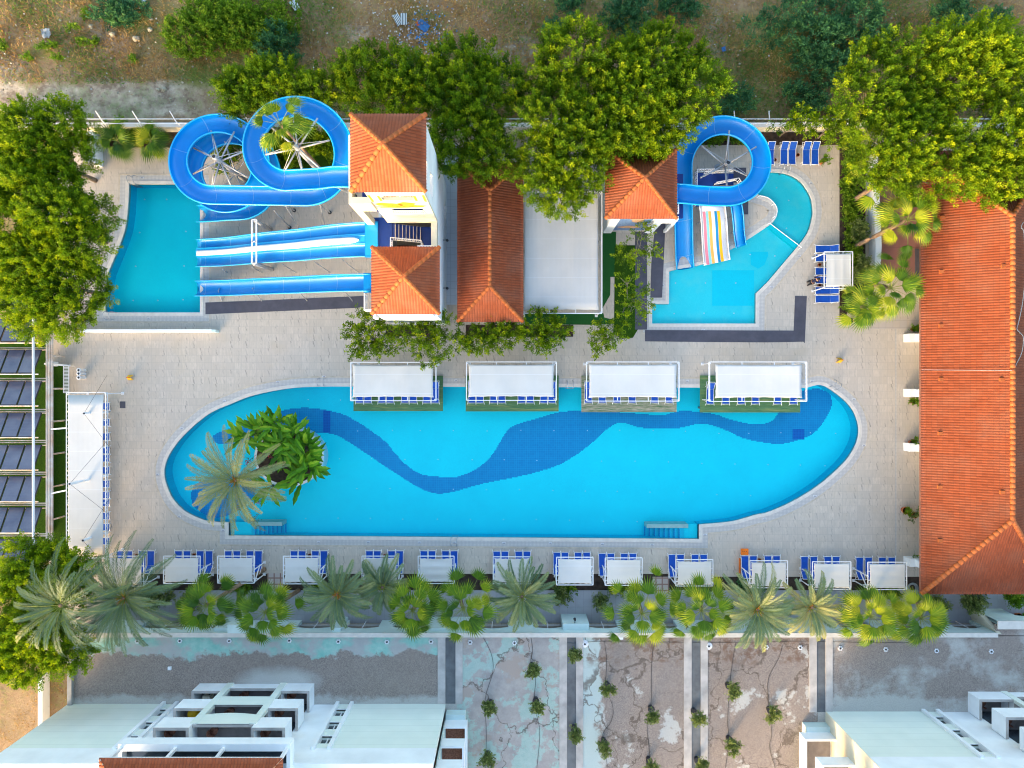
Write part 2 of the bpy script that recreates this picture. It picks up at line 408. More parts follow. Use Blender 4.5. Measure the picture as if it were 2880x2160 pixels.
def m_field():
    t = NT('dry_field_earth'); x, y, z = t.xyz()
    n1 = t.noise(.35, detail=6, rough=.65); n2 = t.noise(2.5, detail=6, rough=.75); n3 = t.noise(9, detail=4, rough=.8)
    brown = t.mix(t.ramp(n2, .35, .7), (.24,.155,.09), (.46,.31,.17))
    brown = t.mix(t.math('MULTIPLY', t.ramp(n1, .5, .7), .6), brown, (.36,.2,.085))
    track = t.mix(t.ramp(t.math('ADD', t.math('MULTIPLY', n2, .5), t.math('MULTIPLY', t.noise(.9, detail=5), .5)), .42, .6), (.24,.18,.13), (.6,.5,.38))
    band = t.math('MULTIPLY', t.math('DIVIDE', t.math('SUBTRACT', 1.9, t.math('ABSOLUTE', t.math('ADD', t.math('SUBTRACT', y, 24.9), t.math('MULTIPLY', t.math('SUBTRACT', n1, .5), 3)))), .7, clamp=True),
                  t.math('DIVIDE', t.math('SUBTRACT', -22, t.math('ADD', x, t.math('MULTIPLY', n1, 6))), 5, clamp=True))
    c = t.mix(band, brown, track)
    for (px, py, rx, ry) in ((2010, 110, 40, 130), (2760, 40, 70, 35), (1420, 160, 110, 60), (1470, 130, 60, 40), (30, 190, 60, 60), (300, 90, 90, 60), (1950, 210, 40, 60), (1000, 90, 60, 30)):
        cx, cy = W2(px, py); c = t.mix(t.math('MULTIPLY', t.blob(cx, cy, rx/32, ry/32, .6, n1, 1.2), .75), c, track)
    gm = t.ramp(t.math('ADD', t.math('MULTIPLY', n1, .6), t.math('MULTIPLY', n2, .5)), .53, .66)
    grn = t.mix(t.ramp(n3, .3, .7), (.05,.12,.02), (.15,.24,.03)); c = t.mix(t.math('MULTIPLY', gm, .55), c, grn)
    for (px, py, rx, ry) in ((620, 90, 260, 120), (2270, 130, 260, 150), (1790, 60, 120, 90), (2080, 280, 120, 60), (370, 50, 80, 60), (2700, 40, 120, 60), (20, 330, 120, 20), (620, 210, 200, 50)):
        cx, cy = W2(px, py); c = t.mix(t.math('MULTIPLY', t.blob(cx, cy, rx/32, ry/32, .6, n2, .9), .7), c, grn)
    sand = t.mix(t.ramp(n3, .3, .7), (.3,.2,.11), (.5,.34,.2))
    for (px, py, rx, ry) in ((70, 2040, 90, 130), (180, 60, 70, 50), (110, 90, 40, 70)):
        cx, cy = W2(px, py); c = t.mix(t.math('MULTIPLY', t.blob(cx, cy, rx/32, ry/32, .5, n1, 1.0), .8), c, sand)
    c = t.mix(t.math('MULTIPLY', t.ramp(n3, .62, .75), .55), c, (.5,.46,.4))
    c = t.mix(t.math('MULTIPLY', t.ramp(n3, .25, .38, (1,1,1,1), (0,0,0,1)), .6), c, (.08,.05,.035))
    t.bump(n2, .8, .15); return t.out(c, .95, .1)
M['field'] = m_field()

def m_terrace():
    t = NT('stained_terrace_roof'); x, y, z = t.xyz()
    n1 = t.noise(.28, detail=7, rough=.62); n2 = t.noise(1.1, detail=7, rough=.7); n3 = t.noise(11, detail=3, rough=.8); n4 = t.noise(.5, t.map((1,1,1), loc=(40,9,0)), 7, .65)
    peb = t.n("TexVoronoi", {"Vector": t.co, "Scale": 24.0}).outputs["Color"]
    pb = t.xyz(peb)[0]
    grav = t.mix(pb, (.17,.14,.125), (.36,.3,.265)); grav = t.mix(t.math('MULTIPLY', t.ramp(n2, .4, .7), .35), grav, (.36,.3,.26))
    conc = t.mix(t.ramp(n2, .32, .68), (.33,.3,.29), (.45,.41,.38))
    teal = t.mix(t.ramp(n2, .35, .65), (.2,.46,.4), (.36,.56,.5))
    pale = t.mix(t.ramp(n3, .3, .7), (.4,.39,.37), (.52,.51,.48))
    # left block: teal strip, then gravel, then pale edge
    ly = t.math('ADD', y, t.math('MULTIPLY', t.math('SUBTRACT', n4, .5), 3.6))
    topz = t.math('DIVIDE', t.math('SUBTRACT', ly, -22.75), .25, clamp=True)
    botz = t.math('DIVIDE', t.math('SUBTRACT', -25.9, t.math('ADD', y, t.math('MULTIPLY', t.math('SUBTRACT', n4, .5), 2.5))), .5, clamp=True)
    tmask = t.ramp(t.noise(.55, t.map((1,1.2,1), loc=(11,0,0)), 5, .6), .42, .58)
    left = t.mix(topz, grav, t.mix(tmask, t.mix(.5, conc, (.42,.46,.46)), teal)); left = t.mix(t.math('MULTIPLY', botz, .85), left, pale)
    cx, cy = W2(780, 1920, 3.1); left = t.mix(t.blob(cx, cy, 4, 1.6, .5, n1, .9), left, pale)
    # middle bays
    cr = t.n("TexVoronoi", {"Vector": t.n("Mapping", {"Vector": t.n("VectorMath", {0: t.co, 1: t.n("VectorMath", {0: t.n("TexNoise", {"Vector": t.co, "Scale": .9, "Detail": 5.0}).outputs[1], 1: (3.2,3.2,0)}, operation='MULTIPLY').outputs[0]}, operation='ADD').outputs[0], "Scale": (.22,.16,1)}).outputs[0], "Scale": 1.0}, feature='DISTANCE_TO_EDGE').outputs["Distance"]
    crw = t.math('ADD', cr, t.math('MULTIPLY', t.math('SUBTRACT', n2, .5), .06))
    crack = t.ramp(crw, .004, .02, (1,1,1,1), (0,0,0,1))
    b1 = t.mix(t.ramp(n4, .5, .54), conc, t.mix(.5, teal, pale)); b1 = t.mix(t.ramp(n1, .56, .6), b1, (.4,.33,.29))
    b2 = t.mix(t.ramp(t.math('ADD', n1, t.math('MULTIPLY', t.math('SUBTRACT', n2, .5), .35)), .39, .43), pale, grav)
    x1 = W2(1610, 0, 3.1)[0]; x2 = W2(1285, 0, 3.1)[0]; x3 = W2(2300, 0, 3.1)[0]
    edgeL = t.math('DIVIDE', t.math('SUBTRACT', t.math('ADD', t.math('MULTIPLY', n4, 3.0), W2(1640, 0, 3.1)[0]), x), .25, clamp=True)
    b2 = t.mix(edgeL, b2, t.mix(.6, pale, (.42,.56,.56)))
    rust = t.math('MULTIPLY', t.math('DIVIDE', t.math('SUBTRACT', y, -23.8), .8, clamp=True), t.ramp(n2, .5, .6))
    b2 = t.mix(t.math('MULTIPLY', rust, .75), b2, (.16,.09,.06))
    warm = t.math('MULTIPLY', t.ramp(n4, .4, .62), .5)
    mid = t.mix(t.math('GREATER_THAN', x, x1), b1, b2); mid = t.mix(t.math('MULTIPLY', crack, .75), mid, (.11,.085,.07))
    right = t.mix(t.math('MULTIPLY', t.ramp(t.math('ADD', n1, t.math('MULTIPLY', botz, .14)), .49, .62), .85), grav, pale)
    c = t.mix(t.math('GREATER_THAN', x, x2), left, mid); c = t.mix(t.math('GREATER_THAN', x, x3), c, right)
    c = t.mix(t.math('MULTIPLY', t.ramp(n3, .7, .78), .4), c, (.66,.64,.6))
    t.bump(pb, .35, .02); return t.out(c, .92, .15)
M['terrace'] = m_terrace()
M['bitumen'] = plain('dark_bitumen', (.07,.075,.085), .8, .3, .8, col2=(.16,.17,.18))
M['kerbconc'] = plain('pale_kerb_concrete', (.5,.47,.45), .9, .15, 1)
def m_siding():
    t = NT('pale_horizontal_siding'); x, y, z = t.xyz()
    f = t.math('ABSOLUTE', t.math('SUBTRACT', t.math('FRACT', t.math('DIVIDE', z, .98)), .5))
    n1 = t.noise(.5, detail=5)
    c = t.mix(t.ramp(n1, .3, .7), (.68,.76,.71), (.75,.82,.77)); c = t.mix(t.math('MULTIPLY', t.ramp(f, .47, .5), .45), c, (.4,.46,.45))
    return t.out(c, .7, .3)
M['siding'] = m_siding()
def m_panel():
    t = NT('solar_collector_glass'); x, y, z = t.xyz()
    c = t.mix(t.ramp(t.noise(.6, detail=4), .3, .7), (.09,.095,.15), (.17,.17,.22))
    f = t.math('FRACT', t.math('MULTIPLY', y, 4)); c = t.mix(t.math('MULTIPLY', t.math('LESS_THAN', f, .06), .4), c, (.16,.18,.22))
    return t.out(c, .22, .7)
M['panel'] = m_panel()
def m_mural():
    t = NT('blue_mosaic_mural')
    v = t.n("TexVoronoi", {"Vector": t.co, "Scale": 16.0}).outputs["Color"]; k = t.xyz(v)[0]
    return t.out(t.mix(k, (.06,.13,.34), (.24,.36,.55)), .5, .3)
M['mural'] = m_mural()
M['peach'] = plain('peach_mosaic', (.68,.4,.25), .6, .2, 9)
M['paint_or'] = plain('orange_wall_paint', (.85,.36,.02), .8, .25, 5)
M['red_floor'] = plain('dark_red_floor', (.24,.03,.02), .8, .2, 2)
# ------------------------------------------------------------ ground, deck and pools
MAIN = [(933,1087),(826,1091),(720,1110),(651,1135),(586,1165),(521,1220),(482,1269),(465,1308),(463,1340),(472,1373),(488,1405),(521,1438),(570,1461),(602,1467),(643,1469),(643,1506),(1966,1516),(1966,1475),(2058,1466),(2124,1448),(2160,1440),(2225,1412),(2290,1373),(2339,1334),(2381,1292),(2407,1249),(2415,1210),(2407,1171),(2388,1139),(2355,1109),(2310,1083),(2267,1091)]
SLP = [(363,518),(563,518),(563,879),(297,879),(296,833),(303,774),(319,732),(335,693),(351,647),(358,605),(362,556)]
KID = [(1882,763),(1909,756),(1980,742),(2052,704),(2098,677),(2157,638),(2175,623),(2185,605),(2186,584),(2174,568),(2156,556),(2132,548),(2132,484),(2167,484),(2195,486),(2223,493),(2249,509),(2268,532),(2281,558),(2286,590),(2284,613),(2275,646),(2262,669),(2245,691),(2160,792),(2126,825),(2125,910),(1834,910),(1834,855),(1881,855)]
cm = {0,14,15,16,17,31}
mainp = smooth(PL(MAIN), {0,14,15,16,17,31}); slp = smooth(PL(SLP), {0,1,2,3}); kidp = smooth(PL(KID), {0,11,12,24,25,26,27,28,29})
struct(MB().sheet([(-400,-400),(400,-400),(400,400),(-400,400)], -.06, [[(-40,-24),(60,-24),(60,21.9),(-40,21.9)]]).build('ground', M['field']))
g1 = [offset(p, .03) for p in (mainp, slp, kidp)]
struct(MB().sheet([(-40.7,-24.5),(62,-24.5),(62,22.1),(-40.7,22.1)], 0, g1).build('pool_deck', M['deck']))
for nm, p in (('main_pool', mainp), ('slide_pool', slp), ('children_pool', kidp)):
    a1, a2, a3 = offset(p, .3), offset(p, .78), offset(p, .93)
    z = lambda q, h: [(x, y, h) for x, y in q]
    c = MB().strip(z(p, .035), z(a1, .035), True); c.strip(z(p, -.3), z(p, .035), True)
    struct(c.build('pool_coping', M['coping'])); struct(MB().strip(z(a1, .006), z(a2, .006), True).strip(z(a1, .006), z(a1, .035), True).build('overflow_channel', M['grate']))
    struct(MB().strip(z(a2, .012), z(a3, .012), True).build('coping_border', M['cream_line']))
ZF, ZW = -1.5, -.08
def pool(p, zf, fl, wl):
    struct(MB().sheet(p, zf).build('pool_floor', fl))
    struct(MB().strip([(x, y, zf) for x, y in p], [(x, y, -.1) for x, y in p], True).build('pool_wall', wl))
    struct(MB().sheet(offset(p, -.01), ZW).build('pool_water', M['water']))
pool(mainp, ZF, M['pool_floor'], M['pool_wall']); pool(slp, -1.3, M['pool_slide_floor'], M['pool_wall']); pool(kidp, -.55, M['kids_floor'], M['kids_floor'])
# ledge line round the main pool wall
il = offset(mainp, -.42)
# dark wave band on the main floor
UP = [(600,1225),(660,1200),(727,1178),(769,1161),(818,1150),(866,1147),(915,1153),(964,1165),(1013,1191),(1045,1213),(1085,1243),(1111,1275),(1150,1314),(1189,1335),(1228,1340),(1270,1344),(1316,1331),(1355,1308),(1387,1275),(1420,1220),(1440,1200),(1473,1187),(1521,1174),(1570,1160),(1635,1155),(1749,1160),(1814,1165),(1863,1168),(1912,1156),(1961,1158),(2010,1165),(2058,1181),(2124,1194),(2160,1189),(2180,1175),(2195,1150),(2240,1100),(2300,1092),(2333,1106),(2339,1139),(2329,1165),(2313,1191),(2290,1217),(2258,1233),(2202,1248),(2160,1246),(2091,1233),(2042,1210),(1977,1191),(1928,1200),(1889,1206),(1814,1204),(1782,1198),(1746,1188),(1707,1207),(1661,1249),(1619,1280),(1570,1308),(1505,1329),(1440,1344),(1371,1357),(1322,1370),(1273,1383),(1228,1388),(1182,1373),(1127,1340),(1078,1308),(1029,1275),(990,1249),(964,1233),(941,1222),(902,1217),(866,1220),(790,1232),(720,1240),(620,1250)]
def stair(poly, st=.16):                    # snap the edge to the mosaic, as the tiles do
    out = []
    for i in range(len(poly)):
        a, b = Vector(poly[i]), Vector(poly[(i+1) % len(poly)]); n = max(1, int((b-a).length/st))
        for k in range(n):
            p = a.lerp(b, k/n); q = (round(p.x/st)*st, round(p.y/st)*st)
            if not out or q != out[-1]:
                if out and q[0] != out[-1][0] and q[1] != out[-1][1]: out.append((q[0], out[-1][1]))
                out.append(q)
    return out
band = smooth(PL(UP, ZF), {36, 37}, 3)
def grid_fill(poly, st, z):                 # fill a shape with whole mosaic cells
    ys = [p[1] for p in poly]; mb = MB(); y = math.floor(min(ys)/st)*st
    while y < max(ys):
        yc = y+st/2; xs = []
        for i in range(len(poly)):
            a, b = poly[i], poly[(i+1) % len(poly)]
            if (a[1] > yc) != (b[1] > yc): xs.append(a[0]+(yc-a[1])/(b[1]-a[1])*(b[0]-a[0]))
        xs.sort()
        for k in range(0, len(xs)-1, 2):
            x0, x1 = round(xs[k]/st)*st, round(xs[k+1]/st)*st
            if x1 > x0: mb.add([(x0,y,z),(x1,y,z),(x1,y+st,z),(x0,y+st,z)], [(0,1,2,3)])
        y += st
    return mb
b2 = smooth(PL([(545,1368),(600,1340),(700,1335),(720,1380),(690,1420),(640,1450),(600,1458),(565,1440),(540,1415)], ZF), (), 3)
gb = grid_fill(band, .1, ZF+.006); gb2 = grid_fill(b2, .1, ZF+.006); gb.add(gb2.v, gb2.f)
struct(gb.build('mosaic_band', M['pool_band']))
for (x0, y0, x1, y1) in ((909,1155,929,1217), (2229,1207,2262,1236)):
    a, b = W(x0, y1, ZF), W(x1, y0, ZF)
    tag(MB().box(a[0], a[1], ZF+.008, b[0], b[1], ZF+.03).build('pool_drain', M['pool_drain']), 'dark blue grating square in the pool floor ' + ('near the banana plants' if x0 < 1000 else 'at the right end of the dark band'), 'drain', 'pool drains')
p = PL([(2003,760),(2121,760),(2121,860),(2003,860)], -.55); struct(MB().sheet(p, -.545).build('pool_floor_patch', M['pool_floor']))
p = PL([(2110,708),(2160,708),(2160,720),(2150,745),(2132,756),(2112,745)], -.55); struct(MB().sheet(p, -.545).build('pool_floor_patch', M['pool_floor']))
# lights / nozzles in the floor
k = 0; nz = MB()
for (px, py) in [(1006,1212),(1104,1210),(1182,1211),(1275,1211),(1370,1212),(1465,1210),(1558,1211),(1652,1211),(1743,1210),(1837,1211),(1928,1213),(2022,1219),(2106,1219),(2196,1217),(2279,1217),(2350,1219),(955,1290),(1045,1290),(1139,1292),(1232,1292),(1328,1293),(1418,1293),(1510,1295),(1692,1297),(1786,1297),(1880,1299),(1974,1303),(2067,1305),(2160,1307),(2251,1308),(2320,1310),(1004,1374),(1097,1374),(1275,1376),(1368,1377),(1461,1377),(1555,1379),(1646,1381),(1736,1382),(1828,1384),(1922,1385),(2016,1391),(2111,1394),(860,1458),(951,1457),(1042,1458),(1133,1460),(1230,1460),(1323,1461),(1416,1461),(1508,1461),(1602,1463),(1697,1466),(1792,1467),(867,1124),(958,1125)]:
    x, y, _ = W(px, py, ZF); nz.cyl(x, y, ZF, ZF+.03, .042, 8)
for (px, py, zz) in [(407,561,-1.3),(469,561,-1.3),(531,558,-1.3),(393,654,-1.3),(523,651,-1.3),(382,749,-1.3),(518,748,-1.3),(375,845,-1.3),(444,845,-1.3),(515,843,-1.3),(1900,796,-.55),(1984,796,-.55),(2069,796,-.55),(1896,882,-.55),(1980,881,-.55),(2064,881,-.55),(2184,528,-.55),(2218,564,-.55),(2212,642,-.55),(2110,716,-.55),(2179,720,-.55)]:
    x, y, _ = W(px, py, zz); nz.cyl(x, y, zz, zz+.03, .06, 8)
struct(nz.build('pool_floor_nozzles', M['white_metal']))
# underwater steps with a low side wall
def steps(xa, xb, ytop, ybot, landx, label):
    o = thing('pool_steps', label, 'pool steps', W((xa+xb)/2, (ytop+ybot)/2)[:2]+(ZF,))
    a = W(xa, ytop, -.6); b = W(xb, ybot, -.6); n = 8; m = MB(); ed = MB()
    dx = (b[0]-a[0])/n
    rev = landx < (xa+xb)/2
    for i in range(n):
        zt = ZF+.1+(ZW-.25-ZF)*((i+1)/n if not rev else (n-i)/n)
        m.box(a[0]+i*dx, b[1], ZF, a[0]+(i+1)*dx, a[1]-.35, zt)
        xe = a[0]+(i if not rev else i+1)*dx
        ed.box(xe-.05, b[1]+.05, zt, xe+.05, a[1]-.4, zt+.012)
    m.build('treads', M['pool_wall'], o); ed.build('tread_edges', M['pool_band'], o)
    MB().box(a[0], a[1]-.33, ZF, b[0]+(.4 if not rev else 0), a[1], -.22).build('side_wall', M['coping'], o)
    l = W(landx, 0)[0]; e = b[0] if not rev else a[0]
    MB().box(min(l, e)+.01, b[1], ZF, max(l, e)-.01, a[1]-.02 if rev else a[1]-.02, -.35).build('landing', M['pool_floor'], o)
steps(712, 797, 1466, 1503, 645, 'submerged blue steps with low side wall beside the palm planter')
steps(1817, 1920, 1472, 1514, 1964, 'submerged blue steps in the lower right corner of the pool')

def flat(name, pts, z, mat, kind=True, hh=None):
    pl = PL(pts); o = (MB().sheet(pl, z) if hh is None else MB().prism(pl, hh, z)).build(name, mat)
    return struct(o) if kind else o
def rect(x0, y0, x1, y1): return [(x0,y1),(x1,y1),(x1,y0),(x0,y0)]
flat('lawn', rect(-400,966,143,1520), .03, M['lawn']); flat('lawn', rect(146,1024,194,1600), .03, M['lawn'])
flat('lawn', [(1729,690),(1790,690),(1790,905),(1795,925),(1780,950),(1750,953),(1725,940),(1727,900)], .03, M['lawn'])
flat('artificial_turf', [(1694,652),(1733,652),(1730,780),(1716,830),(1694,868)], .012, M['turf'])
flat('artificial_turf', [(1475,880),(1738,880),(1738,910),(1680,914),(1475,911)], .012, M['turf'])
flat('pale_path', [(1717,779),(1729,779),(1729,900),(1700,893),(1694,868),(1716,840)], .02, M['deck'])
flat('corridor_floor', rect(1248,400,1289,857), .012, M['corridor'])
flat('red_court', rect(2452,430,2600,778), .012, M['court'])
flat('lower_path', rect(280,1660,3100,1752), .008, M['path'])
flat('planting_bed', rect(290,1614,752,1661), .004, M['soil']); flat('planting_bed', rect(797,1614,1955,1662), .004, M['soil']); flat('planting_bed', rect(2003,1622,2600,1668), .004, M['soil'])
flat('warm_paving', rect(2361,897,2596,925), .006, M['paver2']); flat('paved_crossing', rect(752,1612,797,1661), .012, M['paver']); flat('paved_crossing', rect(1835,1622,1882,1668), .016, M['paver']); flat('paved_crossing', rect(1955,1622,2003,1664), .012, M['soil'])
flat('planting_bed', rect(2600,1640,3000,1672), .006, M['soil'])
flat('planting_bed', rect(290,344,700,415), .1, M['soil'], hh=-.02); flat('planting_bed', rect(1900,372,2420,408), .1, M['soil'], hh=-.02)
flat('planting_bed', rect(2361,405,2433,893), .08, M['soil'], hh=-.02)
flat('planting_bed', rect(1310,914,1612,947), .05, M['soil'], hh=-.02); flat('planting_bed', rect(1085,916,1222,946), .05, M['soil'], hh=-.02)
flat('grass_bed', rect(700,376,985,480), .06, M['lawn'], hh=-.02)
flat('floor_grating', rect(337,1129,353,1148), .01, M['pool_drain']) ; bpy.data.objects['floor_grating'].data.materials[0] = M['mat']
a = W(2519, 0)[0]; struct(MB().box(a-.05, W2(0,1580)[1], .0, a+.07, W2(0,925)[1], .008).build('drain_channel', M['grate']))
MT = [('long dark rubber walkway mat below the blue slides', [(578,851),(720,846),(1030,832),(1030,862),(1003,866),(720,878),(578,884)]),
 ('dark rubber mat along the lower edge of the children pool', [(1814,928),(2263,930),(2263,961),(2160,963),(1980,962),(1814,960)]),
 ('dark rubber mat turning up beside the children pool', [(2236,832),(2269,833),(2263,965),(2232,930)]),
 ('dark rubber mat strip beside the lawn below the mural', [(1786,652),(1820,652),(1820,927),(1786,927)]),
 ('dark rubber mat strip left of the children pool', [(1850,620),(1872,620),(1868,700),(1862,837),(1829,837),(1832,740),(1840,652)]),
 ('small dark mat under the round slide', rect(2063,472,2098,513)),
 ('small dark mat beside the little blue slide', rect(2083,560,2104,603))]
for i, (l, p) in enumerate(MT): tag(MB().prism(PL(p), .002, .022+.003*i).build('rubber_mat', M['mat']), l, 'rubber mat', 'dark rubber mats')

# ------------------------------------------------------------ shade canopies
def canopy(x0, y0, x1, y1, z, label, group, ribs=1, ax='x', inset=(5,7,5,7), truss=True, legs=True, nm='shade_canopy', sag=.03, brace=None):
    a = W(x0, y1, z); b = W(x1, y0, z); X0, Y0, X1, Y1 = a[0], a[1], b[0], b[1]
    o = thing(nm, label, 'canopy', ((X0+X1)/2, (Y0+Y1)/2, 0), group)
    f = MB(); t = .06
    for q in ((X0,Y0,X1,Y0),(X1,Y0,X1,Y1),(X1,Y1,X0,Y1),(X0,Y1,X0,Y0)): f.bar((q[0],q[1],z), (q[2],q[3],z), t, t)
    for i in range(1, ribs+1):
        if ax == 'x': x = X0+(X1-X0)*i/(ribs+1); f.bar((x,Y0+.05,z-.02), (x,Y1-.05,z-.02), .06, .06)
        else: y = Y0+(Y1-Y0)*i/(ribs+1); f.bar((X0+.05,y,z-.02), (X1-.05,y,z-.02), .06, .06)
    f.build('frame', M['white_metal'], o)
    if truss:
        d = .3; f = MB()
        for (p, q) in (((X0,Y0),(X1,Y0)),((X0,Y1),(X1,Y1)),((X0,Y0),(X0,Y1)),((X1,Y0),(X1,Y1))):
            f.bar((*p,z-d), (*q,z-d), .045, .045)
            L = math.dist(p, q); n = max(2, int(L/.35))
            ins = Vector((0,0,0))
            for k in range(n):
                u = Vector((*p,0)).lerp(Vector((*q,0)), k/n); w_ = Vector((*p,0)).lerp(Vector((*q,0)), (k+1)/n)
                e = (z, z-d) if k % 2 else (z-d, z)
                f.bar((u.x,u.y,e[0]), (w_.x,w_.y,e[1]), .022, .022)
        f.build('truss', M['white_metal'], o)
    s = z/ (H-z) * 0
    g = MB(); n, m = 24, 14
    il_, it, ir, ib = [v/F*(H-z) for v in inset]
    for j in range(m+1):
        for i in range(n+1):
            u, v = i/n, j/m
            ex = .05*abs(math.sin(v*m*1.1)) if i in (0, n) else 0; ey = .04*abs(math.sin(u*n*.8)) if j in (0, m) else 0
            bow = .0
            x = X0+il_+(X1-X0-il_-ir)*u; y = Y0+ib+(Y1-Y0-it-ib)*v
            if i == 0: x += ex+.05*math.sin(math.pi*v)
            if i == n: x -= ex+.05*math.sin(math.pi*v)
            if j == 0: y += ey+.05*math.sin(math.pi*u)
            if j == m: y -= ey+.05*math.sin(math.pi*u)
            q = ribs+1; ph = (u*q if ax == 'x' else v*q) % 1
            g.v.append((x, y, z+.05-sag*math.sin(math.pi*ph)*math.sin(math.pi*(v if ax == 'x' else u))))
    for j in range(m):
        for i in range(n): k = j*(n+1)+i; g.f.append((k, k+1, k+n+2, k+n+1))
    fab = g.build('fabric', M['fabric'], o, True)
    so_ = fab.modifiers.new('thick', 'SOLIDIFY'); so_.thickness = .012
    if legs:
        pts = [(X0+.1,Y0+.1),(X1-.1,Y0+.1),(X0+.1,Y1-.1),(X1-.1,Y1-.1)] if legs is True else legs
        for (x, y) in pts:
            g = MB(); g.tube([(x,y,0),(x,y,z-.05)], .05, 8); g.box(x-.12,y-.12,0,x+.12,y+.12,.03); g.build('leg', M['white_metal'], o)
    if brace:
        for (p, q) in brace: MB().bar(p, q, .07, .07).build('brace', M['white_metal'], o)
    return o
BC = [(298,1564,404,1648),(460,1564,563,1641),(612,1564,715,1640),(797,1564,900,1642),(1018,1564,1120,1645),(1176,1564,1277,1641),(1387,1566,1492,1642),(1565,1567,1668,1645),(1702,1569,1806,1646),(1901,1574,2005,1648),(2109,1577,2215,1653),(2285,1580,2393,1657),(2441,1581,2550,1658)]
for i, (x0, y0, x1, y1) in enumerate(BC):
    a = W(x0, y1, 2.6); b = W(x1, y0, 2.6); X0, Y0, X1, Y1 = a[0], a[1], b[0], b[1]
    lg = [(X0+.05, Y0+.05), (X1-.05, Y0+.05), (X0+.05, Y0+1.1), (X1-.05, Y0+1.1)]
    br = [((X0, Y0, 2.6), (X0+.0, Y0+1.2, 1.2)), ((X1, Y0, 2.6), (X1, Y0+1.2, 1.2)), ((X0, Y0+.05, 1.4), (X1, Y0+.05, 1.4))]
    canopy(x0, y0, x1, y1, 2.6, 'square white fabric shade, %s from the left in the lower row' % ORD[i], 'white square shades along the lower pool side',
           2, 'y', (2.5,3,2.5,2.5) if i not in (5,) else (3,5,3,3), truss=False, legs=lg, sag=.03 if i != 5 else .1, brace=br)
PC = [(986,1019,1226,1127),(1312,1018,1565,1126),(1650,1018,1910,1128),(1996,1018,2269,1129)]
PD = [(995,1057,1246,1156),(1310,1056,1571,1157),(1635,1056,1902,1159),(1968,1056,2249,1160)]
for i, (c, d) in enumerate(zip(PC, PD)):
    x0, y1 = W2(d[0], d[3]); x1, y0 = W2(d[2], d[1])
    t = thing('pool_platform', ('boarded platform over the pool edge, %s of four from the left, ' % ORD[i]) + ('weathered grey boards' if i == 2 else 'green stained boards'), 'platform', ((x0+x1)/2, (y1+y0)/2, 0), 'boarded platforms over the pool edge')
    MB().box(x0, y1, .05, x1, y0, .12).build('boards', M['wood2'] if i == 2 else M['wood'], t)
    MB().box(x0+.06, y1+.06, -.3, x1-.06, y1+.2, .05).build('fascia', M['wood'], t)
    for xx in np.linspace(x0+.3, x1-.3, 5): MB().box(xx-.08, y1+.3, ZF, xx+.08, y1+.46, .05).build('pile', M['concrete'], t)
    canopy(*c, 2.7, 'long white fabric canopy over the %s pool platform from the left' % ORD[i], 'long white canopies over the pool platforms', 2, 'x',
           (5,6,6,9) if i != 3 else (14,7,13,9), sag=.04)
canopy(187, 1104, 297, 1570, 2.8, 'very long white fabric awning held by three masts beside the solar collectors', 'canopy', 5, 'y', (4,5,4,5), nm='long_awning', sag=.04)
for (bx, by, tx, ty, z, lb) in ((303,1160,236,1163,3.6,'upper'),(303,1337,196,1361,5.4,'middle'),(303,1497,233,1520,4.0,'lower')):
    a = W(bx, by); b = W(tx, ty, z)
    m = thing('awning_mast', 'white steel mast, %s of the three holding the long awning' % lb, 'mast', (a[0], a[1], 0), 'awning masts')
    MB().tube([a, b], .11, 12).build('tube', M['white_metal'], m); MB().tube([b, tuple(Vector(b)+(Vector(b)-Vector(a)).normalized()*.02)], .085, 12).build('open_end', M['dark'], m)
    MB().tube([b, (b[0]+1.5, b[1]+3.2, 2.85)], .012, 5).tube([b, (b[0]+1.8, b[1]-3.0, 2.85)], .012, 5).build('cable', M['dark'], m)
canopy(2318, 708, 2398, 811, 2.5, 'rectangular white shade above the loungers at the right edge of the children pool', None, 2, 'x', (3,3,3,3), truss=False)
fr_ = canopy(1471, 540, 1693, 881, 3.2, 'big white fabric roof between the long tiled roof and the mural tower', None, 2, 'x', (1,2,9,8), nm='fabric_roof', sag=.06)
for ch in fr_.children:
    if ch.name.startswith('fabric'): ch.data.materials[0] = M['fabric_grey']

